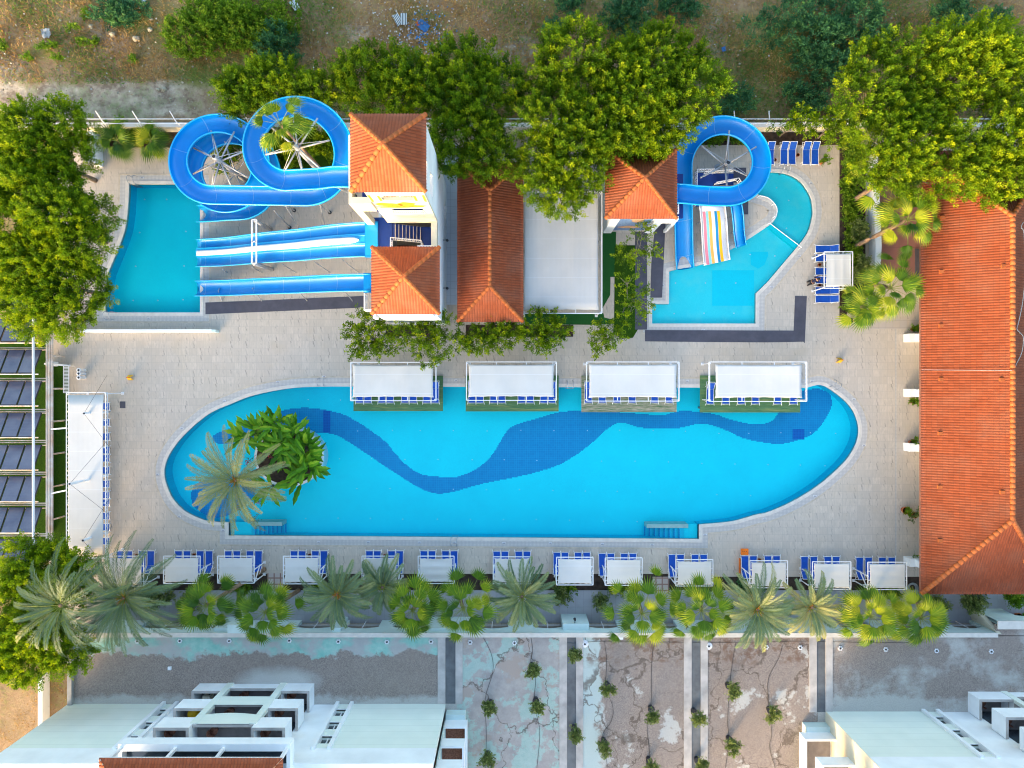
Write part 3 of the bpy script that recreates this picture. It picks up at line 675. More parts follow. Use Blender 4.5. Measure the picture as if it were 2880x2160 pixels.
# ------------------------------------------------------------ sun loungers
def lounger():
    o = thing('sun_lounger', '', 'sun lounger')
    f = MB(); w2 = .31
    for s in (-1, 1):
        f.tube([(s*w2+s*.07,-.1,.3),(s*w2+s*.03,.08,.37),(s*w2,.3,.38),(s*w2,1.55,.38),(s*w2+s*.05,1.95,.4)], .022, 6)
    f.bar((-w2,.02,.37), (w2,.02,.37), .045, .045); f.bar((-w2-.05,1.95,.4), (w2+.05,1.95,.4), .035, .035)
    f.bar((-w2,1.3,.33), (w2,1.3,.33), .03, .03)
    f.build('frame', M['white_metal'], o, True)
    s = MB(); n = 8
    for i in range(n+1):
        y = .05+1.23*i/n; z = .385-.03*math.sin(math.pi*i/n)
        s.v += [(-w2+.02,y,z),(w2-.02,y,z)]
    s.f = [(2*i,2*i+1,2*i+3,2*i+2) for i in range(n)]; s.build('seat', M['blue_sling'], o)
    th = R(38); L = .72; b = MB(); c, q = math.cos(th), math.sin(th)
    b.v = [(-w2+.02,1.3,.39),(w2-.02,1.3,.39),(w2-.02,1.3+L*c,.39+L*q),(-w2+.02,1.3+L*c,.39+L*q)]; b.f = [(0,1,2,3)]
    bo = b.build('backrest', M['blue_sling'], o)
    br = MB(); 
    for sx in (-1, 1): br.tube([(sx*w2*.97,1.3,.4),(sx*w2*.97,1.3+L*c,.4+L*q)], .02, 6); br.bar((sx*w2,1.3+L*c*.6,.39+L*q*.6), (sx*w2,1.82,.38), .02, .02)
    br.bar((-w2,1.3+L*c,.4+L*q), (w2,1.3+L*c,.4+L*q), .04, .04); br.build('backrest_frame', M['white_metal'], o)
    for sx in (-1, 1):
        for yy in (.25, 1.6): MB().tube([(sx*w2,yy,.36),(sx*(w2+.03),yy-.05,0)], .02, 6).build('leg', M['white_metal'], o)
    return o
PROTO = lounger(); first = [True]
def put(x, y, rz, label, group):
    if first[0]:
        first[0] = False; o = PROTO; o.location = (x, y, 0); o.rotation_euler = (0,0,rz); o['label'] = label; o['group'] = group; return o
    return dup(PROTO, (x, y, 0), rz, label, group)
LS = [[338,362,400,424],[502,526,563,588],[642,666,703,727],[827,850,887,911],[1039,1061,1101,1124],[1192,1215,1253,1277],[1397,1420,1459,1482],[1566,1589,1626,1650],[1694,1718,1756,1780],[1890,1914,1955,1979],[2095,2119,2160,2184],[2263,2289,2328,2352],[2418,2443,2482,2508]]
FY = [1548]*6+[1549,1552,1555,1558,1562,1564,1566]; rnd = random.Random(4)
for i, xs in enumerate(LS):
    for j, px in enumerate(xs):
        x, y, _ = W(px, FY[i], .38)
        put(x, y-.02, R(180)+rnd.uniform(-.012,.012), 'blue sun lounger, %s from left at %s shade of the lower row' % (ORD[j], ORD[i]), 'blue loungers along the lower pool side')
LP = [[1011,1034,1074,1097,1139,1162,1200,1224],[1327,1350,1388,1411,1467,1491,1529,1552],[1655,1694,1735,1778,1841,1882],[1997,2041,2085,2125,2187,2232]]
for i, xs in enumerate(LP):
    for j, px in enumerate(xs):
        x, y, _ = W(px, 1134 if i < 3 else 1137, .5)
        o = put(x, y, rnd.uniform(-.02,.02), 'blue sun lounger, %s from left on the %s pool platform from left' % (ORD[j], ORD[i]), 'blue loungers on the pool platforms'); o.location.z = .12
for j, py in enumerate([1143,1188,1228,1266,1289,1323,1361,1392,1414,1451,1483,1522]):
    x, y, _ = W(308, py, .38); put(x, y, R(90), 'blue mesh sun lounger, %s from the top under the long white awning' % ORD[j], 'blue loungers under the long awning')
for j, py in enumerate([700,725,763,787,817,841]):
    x, y, _ = W(2293, py, .38); put(x, y, R(-90), 'blue mesh sun lounger, %s from the top beside the right hand white shade' % ORD[j], 'blue loungers right of the children pool')
for j, px in enumerate([2167,2205,2228,2268,2292]):
    x, y, _ = W(px, 463, .38); put(x, y, R(0), 'blue mesh sun lounger, %s from the left below the top wall beside the round slide' % ORD[j], 'blue loungers at the top wall')
# ashtray pots between loungers
def pot(x, y, r, h, label, plant=None, cat='pot', grp=None, mat='terracotta'):
    o = thing('terracotta_pot', label, cat, (x, y, 0), grp)
    MB().lathe(x, y, [(r*.65,0),(r,h*.85),(r*1.12,h*.86),(r*1.12,h),(r*.9,h),(r*.85,h*.9)], 16).build('pot', M[mat], o, True)
    MB().cyl(x, y, h*.88, h*.9, r*.86, 14).build('soil', M['soil'], o)
    return o
for k, (px, py, w_) in enumerate(((2180,449,'beside the round slide'),(2245,435,'between the two pairs at the top wall'),(2306,744,'upper one beside the right hand shade'),(2306,802,'lower one beside the right hand shade'),(545,1561,'between the loungers of the second lower shade'),(870,1562,'between the loungers of the fourth lower shade'),(1082,1563,'between the loungers of the fifth lower shade'),(384,1562,'between the loungers of the first lower shade'),(2137,1575,'between the loungers of the eleventh lower shade'))):
    x, y, _ = W(px, py, .3); pot(x, y, .13, .3, 'small empty terracotta pot on the deck, '+w_, grp='small terracotta ash pots')

# ------------------------------------------------------------ tiled hip roofs
def slope(mb, a, b, c, d, p=.21, dt=.38, A=.055):
    a, b, c, d = map(Vector, (a, b, c, d)); U = (b-a); L = U.length; U /= L
    N = U.cross(d-a).normalized()
    if N.z < 0: N = -N
    Sv = N.cross(U)
    if Sv.z < 0: Sv = -Sv
    T = (d-a).dot(Sv); ud = (d-a).dot(U); uc = (c-a).dot(U)
    nu = max(4, int(L/p)*6); us = [L*i/nu for i in range(nu+1)]; nr = max(1, int(math.ceil(T/dt))); base = len(mb.v)
    if mb.uv is None: mb.uv = []
    while len(mb.uv) < base: mb.uv.append((0,0))
    rows = []
    for k in range(nr): rows += [(k*dt, .03), (min(T, (k+1)*dt), .0)]
    for u in us:
        tm = T*u/ud if u < ud else (T if u <= uc else T*(L-u)/(L-uc)); tm = max(tm, 0)
        h = A*abs(math.sin(math.pi*u/p))
        for (t, st) in rows:
            tt = min(t, tm); q = a+U*u+Sv*tt+N*(h+st); mb.v.append(tuple(q)); mb.uv.append((u/p+.001, tt/dt))
    m = len(rows)
    for i in range(nu):
        for k in range(m-1):
            v0 = base+i*m+k; q = (v0, v0+m, v0+m+1, v0+1)
            if (Vector(mb.v[q[0]])-Vector(mb.v[q[3]])).length < 1e-5 and (Vector(mb.v[q[1]])-Vector(mb.v[q[2]])).length < 1e-5: continue
            mb.f.append(q)
def hip(parent, x0, x1, y0, y1, ze, zr, r0, r1, p=.21, rr=.16, mat='roof'):
    """r0, r1: ridge end points (x, y)"""
    A, B, Cc, D = (x0,y0,ze),(x1,y0,ze),(x1,y1,ze),(x0,y1,ze); P0 = (*r0,zr); P1 = (*r1,zr)
    mb = MB()
    if abs(r0[1]-r1[1]) > abs(r0[0]-r1[0]) or r0 == r1:   # ridge along y: r0 low end
        slope(mb, A, B, P0, P0, p); slope(mb, B, Cc, P1, P0, p); slope(mb, Cc, D, P1, P1, p); slope(mb, D, A, P0, P1, p)
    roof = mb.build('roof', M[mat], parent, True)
    rd = MB()
    for q, e in ((A,P0),(B,P0),(Cc,P1),(D,P1)):
        q, e = Vector(q), Vector(e); n = max(2, int((e-q).length/.42)); 
        for i in range(n):
            s0 = q.lerp(e, i/n)+Vector((0,0,.05)); s1 = q.lerp(e, (i+1.12)/n)+Vector((0,0,.05)); rd.tube([s0, s1], rr, 10, rr*.92)
    if r0 != r1:
        q, e = Vector(P0), Vector(P1); n = int((e-q).length/.42)
        for i in range(n): rd.tube([q.lerp(e, i/n)+Vector((0,0,.04)), q.lerp(e, (i+1.1)/n)+Vector((0,0,.04))], rr, 10, rr*.85)
    rd.build('ridge_tiles', M['ridge'], parent, True)
    MB().box(x0+.12, y0+.12, ze-.14, x1-.12, y1-.12, ze-.02).build('eave_board', M['cream_wall'], parent)
def railing(mb, pts, h=1.0, step=.16, t=.035):
    for a, b in zip(pts[:-1], pts[1:]):
        a, b = Vector(a), Vector(b); up = Vector((0,0,h))
        mb.bar(a+up, b+up, .06, .05); mb.bar(a+up*.1, b+up*.1, .04, .03)
        n = max(1, int((b-a).length/step))
        for k in range(n+1): q = a.lerp(b, k/n); mb.bar(q+up*.1, q+up, t, t)

# --- slide tower (tall part, stair hall, lower part)
tw = thing('slide_tower', 'tall cream water slide tower with two orange tiled hip roofs and blue stairs', 'slide tower', (-8, 11, 0))
X0, X1 = -10.35, -5.75; YA, YB = 12.42, 17.2
hip(tw, *[W2(987,0,16.5)[0], W2(1198,0,16.5)[0]], 12.42, W2(0,322,16.5)[1], 16.5, 18.3, (-8.05,14.95), (-8.05,14.95))
hip(tw, W2(1046,0,10.2)[0], W2(1236,0,10.2)[0], W2(0,883,10.2)[1], W2(0,695,10.2)[1], 10.2, 11.8, (-7.75,7.65), (-7.75,7.65))
wl = MB()                                     # front wall with openings
th = .22
def wallY(mb, y, x0, x1, z0, z1, holes, t=th):  # wall in the xz plane with rectangular holes
    zs = sorted({z0, z1, *[h[1] for h in holes], *[h[3] for h in holes]})
    for a, b in zip(zs[:-1], zs[1:]):
        cur = x0
        for h in sorted([h for h in holes if h[1] <= a+1e-6 and h[3] >= b-1e-6]):
            if h[0] > cur: mb.box(cur, y, a, h[0], y+t, b)
            cur = h[2]
        if cur < x1: mb.box(cur, y, a, x1, y+t, b)
def wallX(mb, x, y0, y1, z0, z1, holes, t=th):
    zs = sorted({z0, z1, *[h[1] for h in holes], *[h[3] for h in holes]})
    for a, b in zip(zs[:-1], zs[1:]):
        cur = y0
        for h in sorted([h for h in holes if h[1] <= a+1e-6 and h[3] >= b-1e-6]):
            if h[0] > cur: mb.box(x, cur, a, x+t, h[0], b)
            cur = h[2]
        if cur < y1: mb.box(x, cur, a, x+t, y1, b)
wallY(wl, 12.45, -9.6, -5.75, 7.6, 16.35, [(-8.6,10.6,-6.35,12.0),(-8.75,14.3,-6.6,15.1)])
wl.build('front_wall', M['cream_wall'], tw)
wl = MB(); wallX(wl, -5.97, 5.2, 17.19, 0, 7.6, [(5.8,1,6.6,2.2),(14.2,1,15.4,2.4)]); wallX(wl, -5.97, 12.68, 17.19, 7.6, 16.35, [(13.4,11,15.0,12.6),(13.4,14.3,15,15.2)])
wl.build('side_wall', M['white_wall'], tw)
wl = MB(); wallX(wl, -10.35, 5.2, 17.19, 0, 7.35, []); wallY(wl, 17.2, -10.35, -5.75, 0, 16.35, [])
wallX(wl, -10.35, 15.4, 17.18, 7.6, 16.35, []); wl.build('rear_wall', M['white_wall'], tw)
MB().box(-11.15, 12.3, 7.4, -10.62, 12.75, 11.85).build('pillar', M['cream_wall'], tw); MB().box(-11.15, 12.3, 11.85, -9.605, 12.75, 14.0).box(-11.15, 12.751, 13.0, -10.9, 17.0, 14.0).build('balcony', M['cream_wall'], tw)
for q in ((-10.9,5.3,7.2,-5.98,9.0,7.4),(-10.9,9.0,7.2,-9.3,12.9,7.402),(-7.0,9.0,6.0,-5.98,12.44,6.2),(-10.3,12.7,10.0,-5.98,17.1,10.2),(-10.3,12.7,13.4,-5.98,17.1,13.6)): MB().box(*q).build('blue_floor', M['blue_floor'], tw)
st = MB(); ed = MB()
for k in range(9):
    xa = -9.3+k*.26; z = 7.35-k*.15; st.box(xa, 11.2, z-.3, xa+.26, 12.44, z); ed.box(xa+.22, 11.2, z, xa+.26, 12.44, z+.012)
st.build('stairs', M['blue_floor'], tw); ed.build('stair_nosing', M['cream_wall'], tw)
MB().box(-9.3, 9.0, 4.9, -7.0, 11.2, 5.0).build('lower_floor', M['red_floor'], tw)
rl = MB(); railing(rl, [(-9.25,9.3,7.4),(-9.25,11.15,7.4),(-7.05,11.15,6.3),(-7.05,9.3,6.3)], 1.0, .15); rl.build('stair_railing', M['white_metal'], tw)
rl = MB(); railing(rl, [(-8.6,12.4,10.6),(-6.35,12.4,10.6)], 1.0, .15, .05); rl.build('window_railing', M['white_metal'], tw)
MB().box(-6.2, 10.0, 7.4, -5.75, 12.44, 8.0).build('parapet', M['cream_wall'], tw)
wl = MB(); wallY(wl, 5.2, -10.12, -5.98, 0, 10.1, []); wallY(wl, 10.0, -7.0, -5.97, 7.4, 10.1, []); wallX(wl, -5.96, 5.42, 10.0, 7.4, 10.1, []); wl.build('lower_wall', M['white_wall'], tw)
lb = MB(); lb.box(-10.6,5.0,7.2,-10.36,6.9,8.3); lb.box(-11.3,5.6,7.2,-10.6,5.7,8.3); lb.box(-11.3,5.7,7.2,-11.2,6.9,8.3); lb.build('side_balcony', M['white_metal'], tw)
# orange painted decoration (plain shapes) and lettering on the front wall
dec = MB(); rr = random.Random(2)
for (cx, cz, a, b) in ((-8.9,13.25,.55,.42),(-8.2,13.0,.6,.5),(-7.3,13.3,.6,.5),(-7.0,12.75,1.0,.3),(-8.2,12.55,1.3,.2)):
    pts = [(cx+a*math.cos(t)*(1+.15*math.sin(5*t)), 12.425-rr.uniform(0,.003), cz+b*math.sin(t)*(1+.12*math.sin(4*t))) for t in [2*math.pi*k/20 for k in range(20)]]
    pts = [(p[0], 12.44-.004*(1+int(a*10) % 5), p[2]) for p in pts]; n = len(dec.v); dec.v += pts; dec.f.append(tuple(range(n, n+20)))
for (xa, xb, za, zb) in ((-9.55,-9.4,14.0,15.6),(-8.95,-8.8,14.2,15.4),(-6.55,-6.4,14.2,15.4),(-5.95,-5.8,14.0,15.6)): dec.box(xa, 12.43, za, xb, 12.449, zb)
dec.build('painted_decoration', M['paint_or'], tw)
def text(s, loc, size, mat, parent, rot=(R(90),0,0), name='lettering'):
    cu = bpy.data.curves.new('tmp', 'FONT'); cu.body = s; cu.size = size; cu.extrude = .01; cu.align_x = 'CENTER'
    to = bpy.data.objects.new('tmp', cu); C.objects.link(to); dg = bpy.context.evaluated_depsgraph_get()
    me = bpy.data.meshes.new_from_object(to.evaluated_get(dg)); bpy.data.objects.remove(to)
    o = bpy.data.objects.new(name, me); C.objects.link(o); me.materials.clear(); me.materials.append(mat)
    o.parent = parent; o.location = Vector(loc)-parent.location; o.rotation_euler = rot; return o
text('RESORT HOTEL', (-7.5,12.43,15.2), .3, M['wicker'], tw)
for (y, z) in ((12.0,3.2),(8.0,3.2),(5.4,3.2)):
    l = MB(); l.bar((-5.75,y,z), (-5.5,y,z+.05), .05, .05); l.cyl(-5.42, y, z-.15, z+.15, .12, 10, .08); o = l.build('wall_lamp', M['dark'])
    tag(o, 'black wall lamp on the right wall of the tall slide tower, %s' % {12.0:'uppermost', 8.0:'middle', 5.4:'lowest'}[y], 'wall lamp', 'wall lamps of the slide tower'); 
cb = MB().box(-6.0, 18.4, 0, -4.6, 18.6, 2.2); tag(cb.build('corridor_gate', M['turf']), 'dark green screen across the narrow corridor beside the slide tower', 'screen')

# --- long tiled house in the middle
lh = thing('long_house', 'long low building with a weathered red tiled hip roof beside the white fabric roof', 'building', (-1.8, 11, 0))
xa, xb = W2(1287,0,4)[0], W2(1471,0,4)[0]; ya, yb = W2(0,905,4)[1], 18.2
hip(lh, xa, xb, ya, yb, 4.0, 5.6, ((xa+xb)/2, ya+2.7), ((xa+xb)/2, yb-2.7))
wl = MB(); wallY(wl, ya+.5, xa+.45, xb-.3, 0, 3.9, []); wallY(wl, yb-.7, xa+.45, xb-.3, 0, 3.9, []); wallX(wl, xa+.45, ya+.72, yb-.7, 0, 3.9, [(7,1,8.5,2.3),(12,0,13,2.3)]); wallX(wl, xb-.5, ya+.72, yb-.7, 0, 3.9, []); wl.build('wall', M['white_wall'], lh)
for i, (px, py) in enumerate(((1326,594),(1344,587),(1352,594),(1349,595),(1337,585),(1311,562),(1390,634))):
    x, y, z = W(px, py, 5.0); s = .05+.02*(i % 3)
    MB().box(x-s, y-s*.6, 4.2, x+s, y+s*.6, 4.95 if abs(px-1379) > 40 else 5.4).build('loose_paper', M['fabric'], lh) if False else None

# --- mural tower
mt = thing('mural_tower', 'square tower with orange tiled hip roof and a blue mosaic panel', 'slide tower', (10, 15.5, 0))
xa, xb = W2(1702,0,6.8)[0], W2(1903,0,6.8)[0]; ya, yb = W2(0,615,6.8)[1], W2(0,420,6.8)[1]
hip(mt, xa, xb, ya, yb, 6.8, 8.5, ((xa+xb)/2, (ya+yb)/2), ((xa+xb)/2, (ya+yb)/2))
MB().box(8.0, 13.5, 0, 12.35, 17.8, 6.7).build('wall', M['white_wall'], mt)
pl = MB(); pl.box(8.0,13.25,0,8.7,13.498,6.6); pl.box(11.65,13.25,0,12.35,13.498,6.6); pl.box(8.7,13.4,6.2,11.65,13.498,6.6); pl.build('pilaster', M['white_wall'], mt)
MB().box(8.8,13.46,.2,11.55,13.497,6.1).build('mosaic_panel', M['mural'], mt)
dd = MB()
for (cx, cz, a, b) in ((10.4,4.0,.5,.8),(10.8,4.9,.5,.5),(10.0,4.6,.35,.4),(10.1,1.6,1.0,.45)):
    n = len(dd.v); dd.v += [(cx+a*math.cos(t)*(1+.12*math.sin(3*t+cx)), 13.455-.002*len(dd.f), cz+b*math.sin(t)) for t in [2*math.pi*k/18 for k in range(18)]]; dd.f.append(tuple(range(n, n+18)))
dd.build('pale_mosaic_shapes', M['peach'], mt)
MB().box(12.36,13.6,4.0,14.0,17.2,4.3).build('platform', M['blue_floor'], mt)
rl = MB(); railing(rl, [(12.4,13.7,4.3),(13.4,13.7,4.3),(13.4,14.6,4.3)], 1.0); rl.box(12.36,13.3,3.6,13.5,13.6,4.9); rl.bar((13.4,13.4,0),(13.4,13.4,3.6),.25,.25); rl.build('platform_railing', M['white_metal'], mt)

# --- right hand building
rb = thing('tiled_hall', 'large hall with a long orange tiled hip roof along the right edge', 'building', (39, 0, 0))
xa = W2(2590,0,4.5)[0]; xr = W2(2847,0,7.4)[0]; xb = 2*xr-xa; ya = W2(0,1670,4.5)[1]; yb = 19.0
hip(rb, xa, xb, ya, yb, 4.5, 7.4, (xr, W2(0,1463,7.4)[1]), (xr, yb-6), rr=.2, mat='roof_hall')
wl = MB(); wallX(wl, 36.5, ya+.6, yb-.6, 0, 4.4, [(y, .3, y+1.8, 2.6) for y in range(-14, 16, 4)]); wallY(wl, ya+2.2, 36.5, xb-.5, 0, 4.4, [(x, .3, x+1.6, 2.4) for x in range(38, 44, 3)])
wl.build('wall', M['tan_wall'], rb)
gl = MB(); gl.box(36.9, ya+2.5, .3, 36.95, yb-.8, 2.6); gl.build('window_glass', M['glass'], rb)
MB().box(xa-.02, ya+.0, 4.3, xa+.1, yb, 4.52).build('gutter', M['wicker'], rb)
for py in (945,1106,1265,1600): 
    y = W2(0,py,3)[1]; MB().box(34.4, y-.35, 0, 36.5, y+.35, 1.0).box(34.9, y-.3, 1.0, 36.5, y+.3, 4.35).build('buttress', M['white_wall'], rb)
for (px, py) in ((2657,610),(2655,763),(2783,759),(2654,916),(2654,1067),(2779,1068),(2652,1220),(2651,1372),(2780,1376),(2652,1523),(2827,1559)):
    x, y, _ = W(px, py, 5.5); zz = 4.5+(x-xa)/(xr-xa)*2.9
    MB().box(x-.2, y-.14, zz-.05, x+.2, y+.14, zz+.13).build('vent_tile', M['ridge'], rb)
c = [W(2592,1040,4.65), W(2700,1041,5.9), W(2847,1042,7.6)]
tag(MB().tube([(a, b, d) for a, b, d in c], .02, 5).build('roof_cable', M['coil']), 'thin pale cable lying straight across the right tiled roof', 'cable')
pts = [(2878,625),(2872,640),(2880,660),(2882,780),(2876,850),(2865,905),(2860,925),(2868,935),(2878,950),(2874,990),(2858,1025),(2853,1040)]
tag(MB().tube(crv([W(a, b, 7.4-abs(a-2847)*.01) for a, b in pts], 5), .025, 5).build('roof_cable', M['coil']), 'pale cable winding along the far side of the right roof ridge', 'cable')

# ------------------------------------------------------------ water slides
def channel(parent, path, w, d, name='chute', mat='slide', rim='slide_rim', bank=0, open_=95, n=14, joint=True, wf=None, flat_=0):
    P = [Vector(p) for p in path]; m = len(P); inner = MB(); A, B = [], []; t_ = .05
    prof = []
    for k in range(n+1):
        a = R(-open_+2*open_*k/n); sx = math.sin(a); sx = math.copysign(abs(sx)**(1-flat_), sx)
        prof.append((sx*w/2, -math.cos(a)*d))
    def frame(i):
        t = P[min(i+1, m-1)]-P[max(0, i-1)]; t.z = 0; t.normalize(); return Vector((t.y, -t.x, 0))
    for i in range(m):
        s = frame(i); k_ = (wf(i/(m-1)) if wf else 1)
        for (x, z) in prof: inner.v.append(tuple(P[i]+s*x*k_+Vector((0,0,z))))
    for i in range(m-1):
        for k in range(n): a = i*(n+1)+k; inner.f.append((a, a+n+1, a+n+2, a+1))
    c = inner.build(name, M[mat], parent, True); so_ = c.modifiers.new('thick', 'SOLIDIFY'); so_.thickness = t_; so_.offset = 1
    r = MB()
    for e in (0, n): r.tube([Vector(inner.v[i*(n+1)+e])+Vector((0,0,.0)) for i in range(m)], .055, 7)
    r.build('rim', M[rim], parent, True)
    if joint:
        acc = 0; nxt = 2.8
        for i in range(1, m):
            acc += (P[i]-P[i-1]).length
            if acc > nxt:
                nxt += 2.9; jb = MB(); s = frame(i); tt = (P[i]-P[i-1]).normalized()
                for off_ in (-.012, .012):
                    for (x, z) in prof: jb.v.append(tuple(P[i]+tt*off_+s*x*.985*(wf(i/(m-1)) if wf else 1)+Vector((0,0,z+.012))))
                jb.f = [(k, k+1, n+2+k, n+1+k) for k in range(n)]; jb.build('joint', M['joint'], parent)
    return c
def arc(cx, cy, r, a0, a1, z0, z1, n=40): return [(cx+r*math.cos(R(a0+(a1-a0)*k/n)), cy+r*math.sin(R(a0+(a1-a0)*k/n)), z0+(z1-z0)*k/n) for k in range(n+1)]
# double loop
dl = thing('double_loop_slide', 'blue open water slide with two big loops and a splash exit into the left pool', 'water slide', (-19.5, 17.5, 0))
c1 = (-15.6, 17.35); c2 = (-23.2, 17.7); r0 = 3.02
path = [(-10.6,14.35,13.1),(-11.6,14.45,12.9),(-12.6,14.5,12.7),(-13.7,14.42,12.5)]+arc(*c1, r0, -98, -450+0, 12.3, 8.2, 60)
path += [(c1[0]+(c2[0]-c1[0])*k/10, 14.33+.35*k/10, 8.2-.9*k/10) for k in range(1, 10)]
path += arc(*c2, r0, -90, -810, 7.3, 2.0, 110)+[(c2[0]-1.2, 14.75, 1.55),(c2[0]-2.6, 14.8, .95),(c2[0]-4.3, 14.85, .45)]
channel(dl, path, 1.42, .62, wf=lambda u: 1.0)
def column(par, x, y, ztop, r=.17, cap=True, top=None):
    t_ = top or (x, y, ztop); MB().tube([(x,y,0), t_], r, 14).build('column', M['steel'], par, True)
    MB().cyl(x, y, 0, .08, r*2, 12).build('base_plate', M['steel'], par)
    MB().tube([t_, (t_[0], t_[1], t_[2]+.02)], r*.8, 12).build('column_end', M['dark'], par)
def spokes(par, x, y, zc, r, zs, n=7, ph=0, rr=.07):
    for k in range(n):
        a = 2*math.pi*k/n+ph; z = zs(k/n); e = (x+r*math.cos(a), y+r*math.sin(a), z-.5)
        MB().tube([(x,y,zc-.9), e], rr, 8).build('arm', M['steel'], par, True); MB().tube([(x,y,zc), e], .02, 5).build('tie_rod', M['steel'], par)
column(dl, *c2, 7.2); spokes(dl, *c2, 6.9, 2.6, lambda f: 7.0-2.6*f, 8, .3)
spokes(dl, *c2, 3.6, 2.6, lambda f: 4.2-2.2*f, 6, .8, .055)
column(dl, c1[0]-.2, c1[1], 11.2); spokes(dl, c1[0]-.2, c1[1], 11.0, 2.6, lambda f: 11.6-3.2*f, 8, .1)
for (fx, fy, tx, ty, z) in ((828,592,783,566,6.8),(928,598,880,560,7.4),(815,640,770,590,3),(1000,552,945,525,11.5)):
    a = W(fx, fy); b = W(tx, ty, z); MB().tube([a, b], .07, 8).build('support_leg', M['steel'], dl)
    MB().cyl(a[0], a[1], 0, .12, .16, 8).build('foot_plate', M['dark'], dl)
for (fx, fy, tx, ty, z) in ((840,640,800,575,6.8),(915,640,900,575,7.4)): MB().tube([W(fx, fy), W(tx, ty, z)], .035, 6).build('support_leg', M['steel'], dl)
# three lane slide
def prof_path(x0, x1, y0, y1, z0, z1, n=40, wave=.25):
    out = []
    for k in range(n+1):
        u = k/n; e = u-.18*math.sin(2*math.pi*u)/(2*math.pi)*2; z = z0+(z1-z0)*min(1, (1-math.cos(math.pi*min(1, u*1.0)))/2*.35+u*.65)
        z += wave*math.sin(u*math.pi*4)*math.sin(math.pi*u)*.6
        out.append((x0+(x1-x0)*u, y0+(y1-y0)*u, z))
    return out
tl = thing('three_lane_slide', 'wide straight slide with two blue lanes and a raised white lane', 'water slide', (-19, 11.5, 0))
for (ya_, yb_, w_) in ((12.05,12.1,1.02),(10.4,10.75,1.0)):
    pp = prof_path(-10.9, -27.6, ya_, yb_, 7.45, .42); channel(tl, pp, w_, .32, open_=90, name='blue_lane', flat_=.25)
pp = prof_path(-11.9, -27.5, 11.2, 11.42, 7.25, .42); mb = MB()
for i, p in enumerate(pp):
    ww = .27*min(1, (i+.3)/1.5)
    for (a, h) in ((-1,-.12),(-.8,.12),(-.4,.16),(.4,.16),(.8,.12),(1,-.12)): mb.v.append((p[0], p[1]+a*ww, p[2]+h-.05))
for i in range(len(pp)-1):
    for k in range(5): a = i*6+k; mb.f.append((a, a+6, a+7, a+1))
mb.build('white_lane', M['slide_white'], tl, True)
mb = MB(); pz = prof_path(-10.9, -27.6, 11.24, 11.42, 7.45, .42)
for i, p in enumerate(pz): mb.v += [(p[0],p[1]+.45,p[2]-.02),(p[0],p[1]-.4,p[2]-.02)]
mb.f = [(2*i,2*i+1,2*i+3,2*i+2) for i in range(len(pz)-1)]; mb.build('middle_deck', M['slide_rim'], tl, True)
MB().box(-11.4,9.85,7.0,-10.36,12.6,7.46).build('start_tub', M['slide'], tl); MB().box(-11.35,9.95,7.46,-10.4,12.5,7.5).build('start_pad', M['slide_rim'], tl)
def gate(par, px0, py0, py1, z):
    a = W(px0, py0, z); b = W(px0, py1, z); g = MB()
    for dx in (-.18, .18): g.bar((a[0]+dx, a[1], z), (b[0]+dx, b[1], z), .12, .1)
    for k in range(3): yy = a[1]+(b[1]-a[1])*k/2; g.bar((a[0]-.2, yy, z), (a[0]+.2, yy, z), .1, .1)
    g.build('portal_beam', M['white_metal'], par)
gate(tl, 715, 618, 741, 4.3)
for (fx, fy, ty) in ((762,646,618),(766,758,741)):
    a = W(fx, fy); b = W(715, ty, 4.3); MB().tube([a, b], .17, 12).build('portal_leg', M['steel'], tl, True)
for x in (-13.5,-16,-19,-22,-25):
    for y in (12.6, 9.9):
        z = 7.45-(x+10.9)/-16.7*7.0-.45
        if z > .3: MB().tube([(x,y+(.25 if y > 11 else -.1),0),(x,y,z)], .045, 6).build('support_leg', M['steel'], tl)
# single straight slide
ss = thing('straight_slide', 'single blue straight water slide below the three lane slide', 'water slide', (-19, 8, 0))
channel(ss, prof_path(-10.95, -27.7, 7.85, 8.35, 7.5, .42, wave=.15), 1.3, .55, open_=90)
MB().box(-11.5,7.1,7.1,-10.36,8.6,7.4).build('start_tub', M['slide'], ss)
for x in (-14,-18,-22,-25.5):
    z = 7.45-(x+10.9)/-16.7*7.0-.55
    for y in (8.9, 7.3): MB().tube([(x,y,0),(x,8.1,max(.3, z))], .045, 6).build('support_leg', M['steel'], ss)
# round slide on the right
rs = thing('round_slide', 'blue open water slide making one loop beside the mural tower', 'water slide', (16.5, 17, 0))
cc = (17.3, 18.25); rq = 3.08
path = [(13.1,15.25,5.6),(13.9,15.25,5.45),(14.9,15.18,5.3),(16,15.15,5.15)]+arc(*cc, rq, -90, 180, 5.0, 3.3, 56)+[(14.28,17,3.05),(14.4,15.5,2.6),(14.6,14,2.0),(14.8,12.5,1.3),(15.0,11.2,.6),(15.15,10.1,.35)]
channel(rs, path, 1.5, .6); MB().box(12.6,14.5,5.0,13.3,16.0,5.5).build('start_tub', M['slide'], rs)
a = W(2020,474); b = W(2048,451,3.2)
column(rs, a[0], a[1], 3.2, .2, top=(cc[0]+.5, cc[1], 4.0)); spokes(rs, cc[0]+.5, cc[1], 4.0, 2.6, lambda f: 4.6-.3*f, 6, .5)
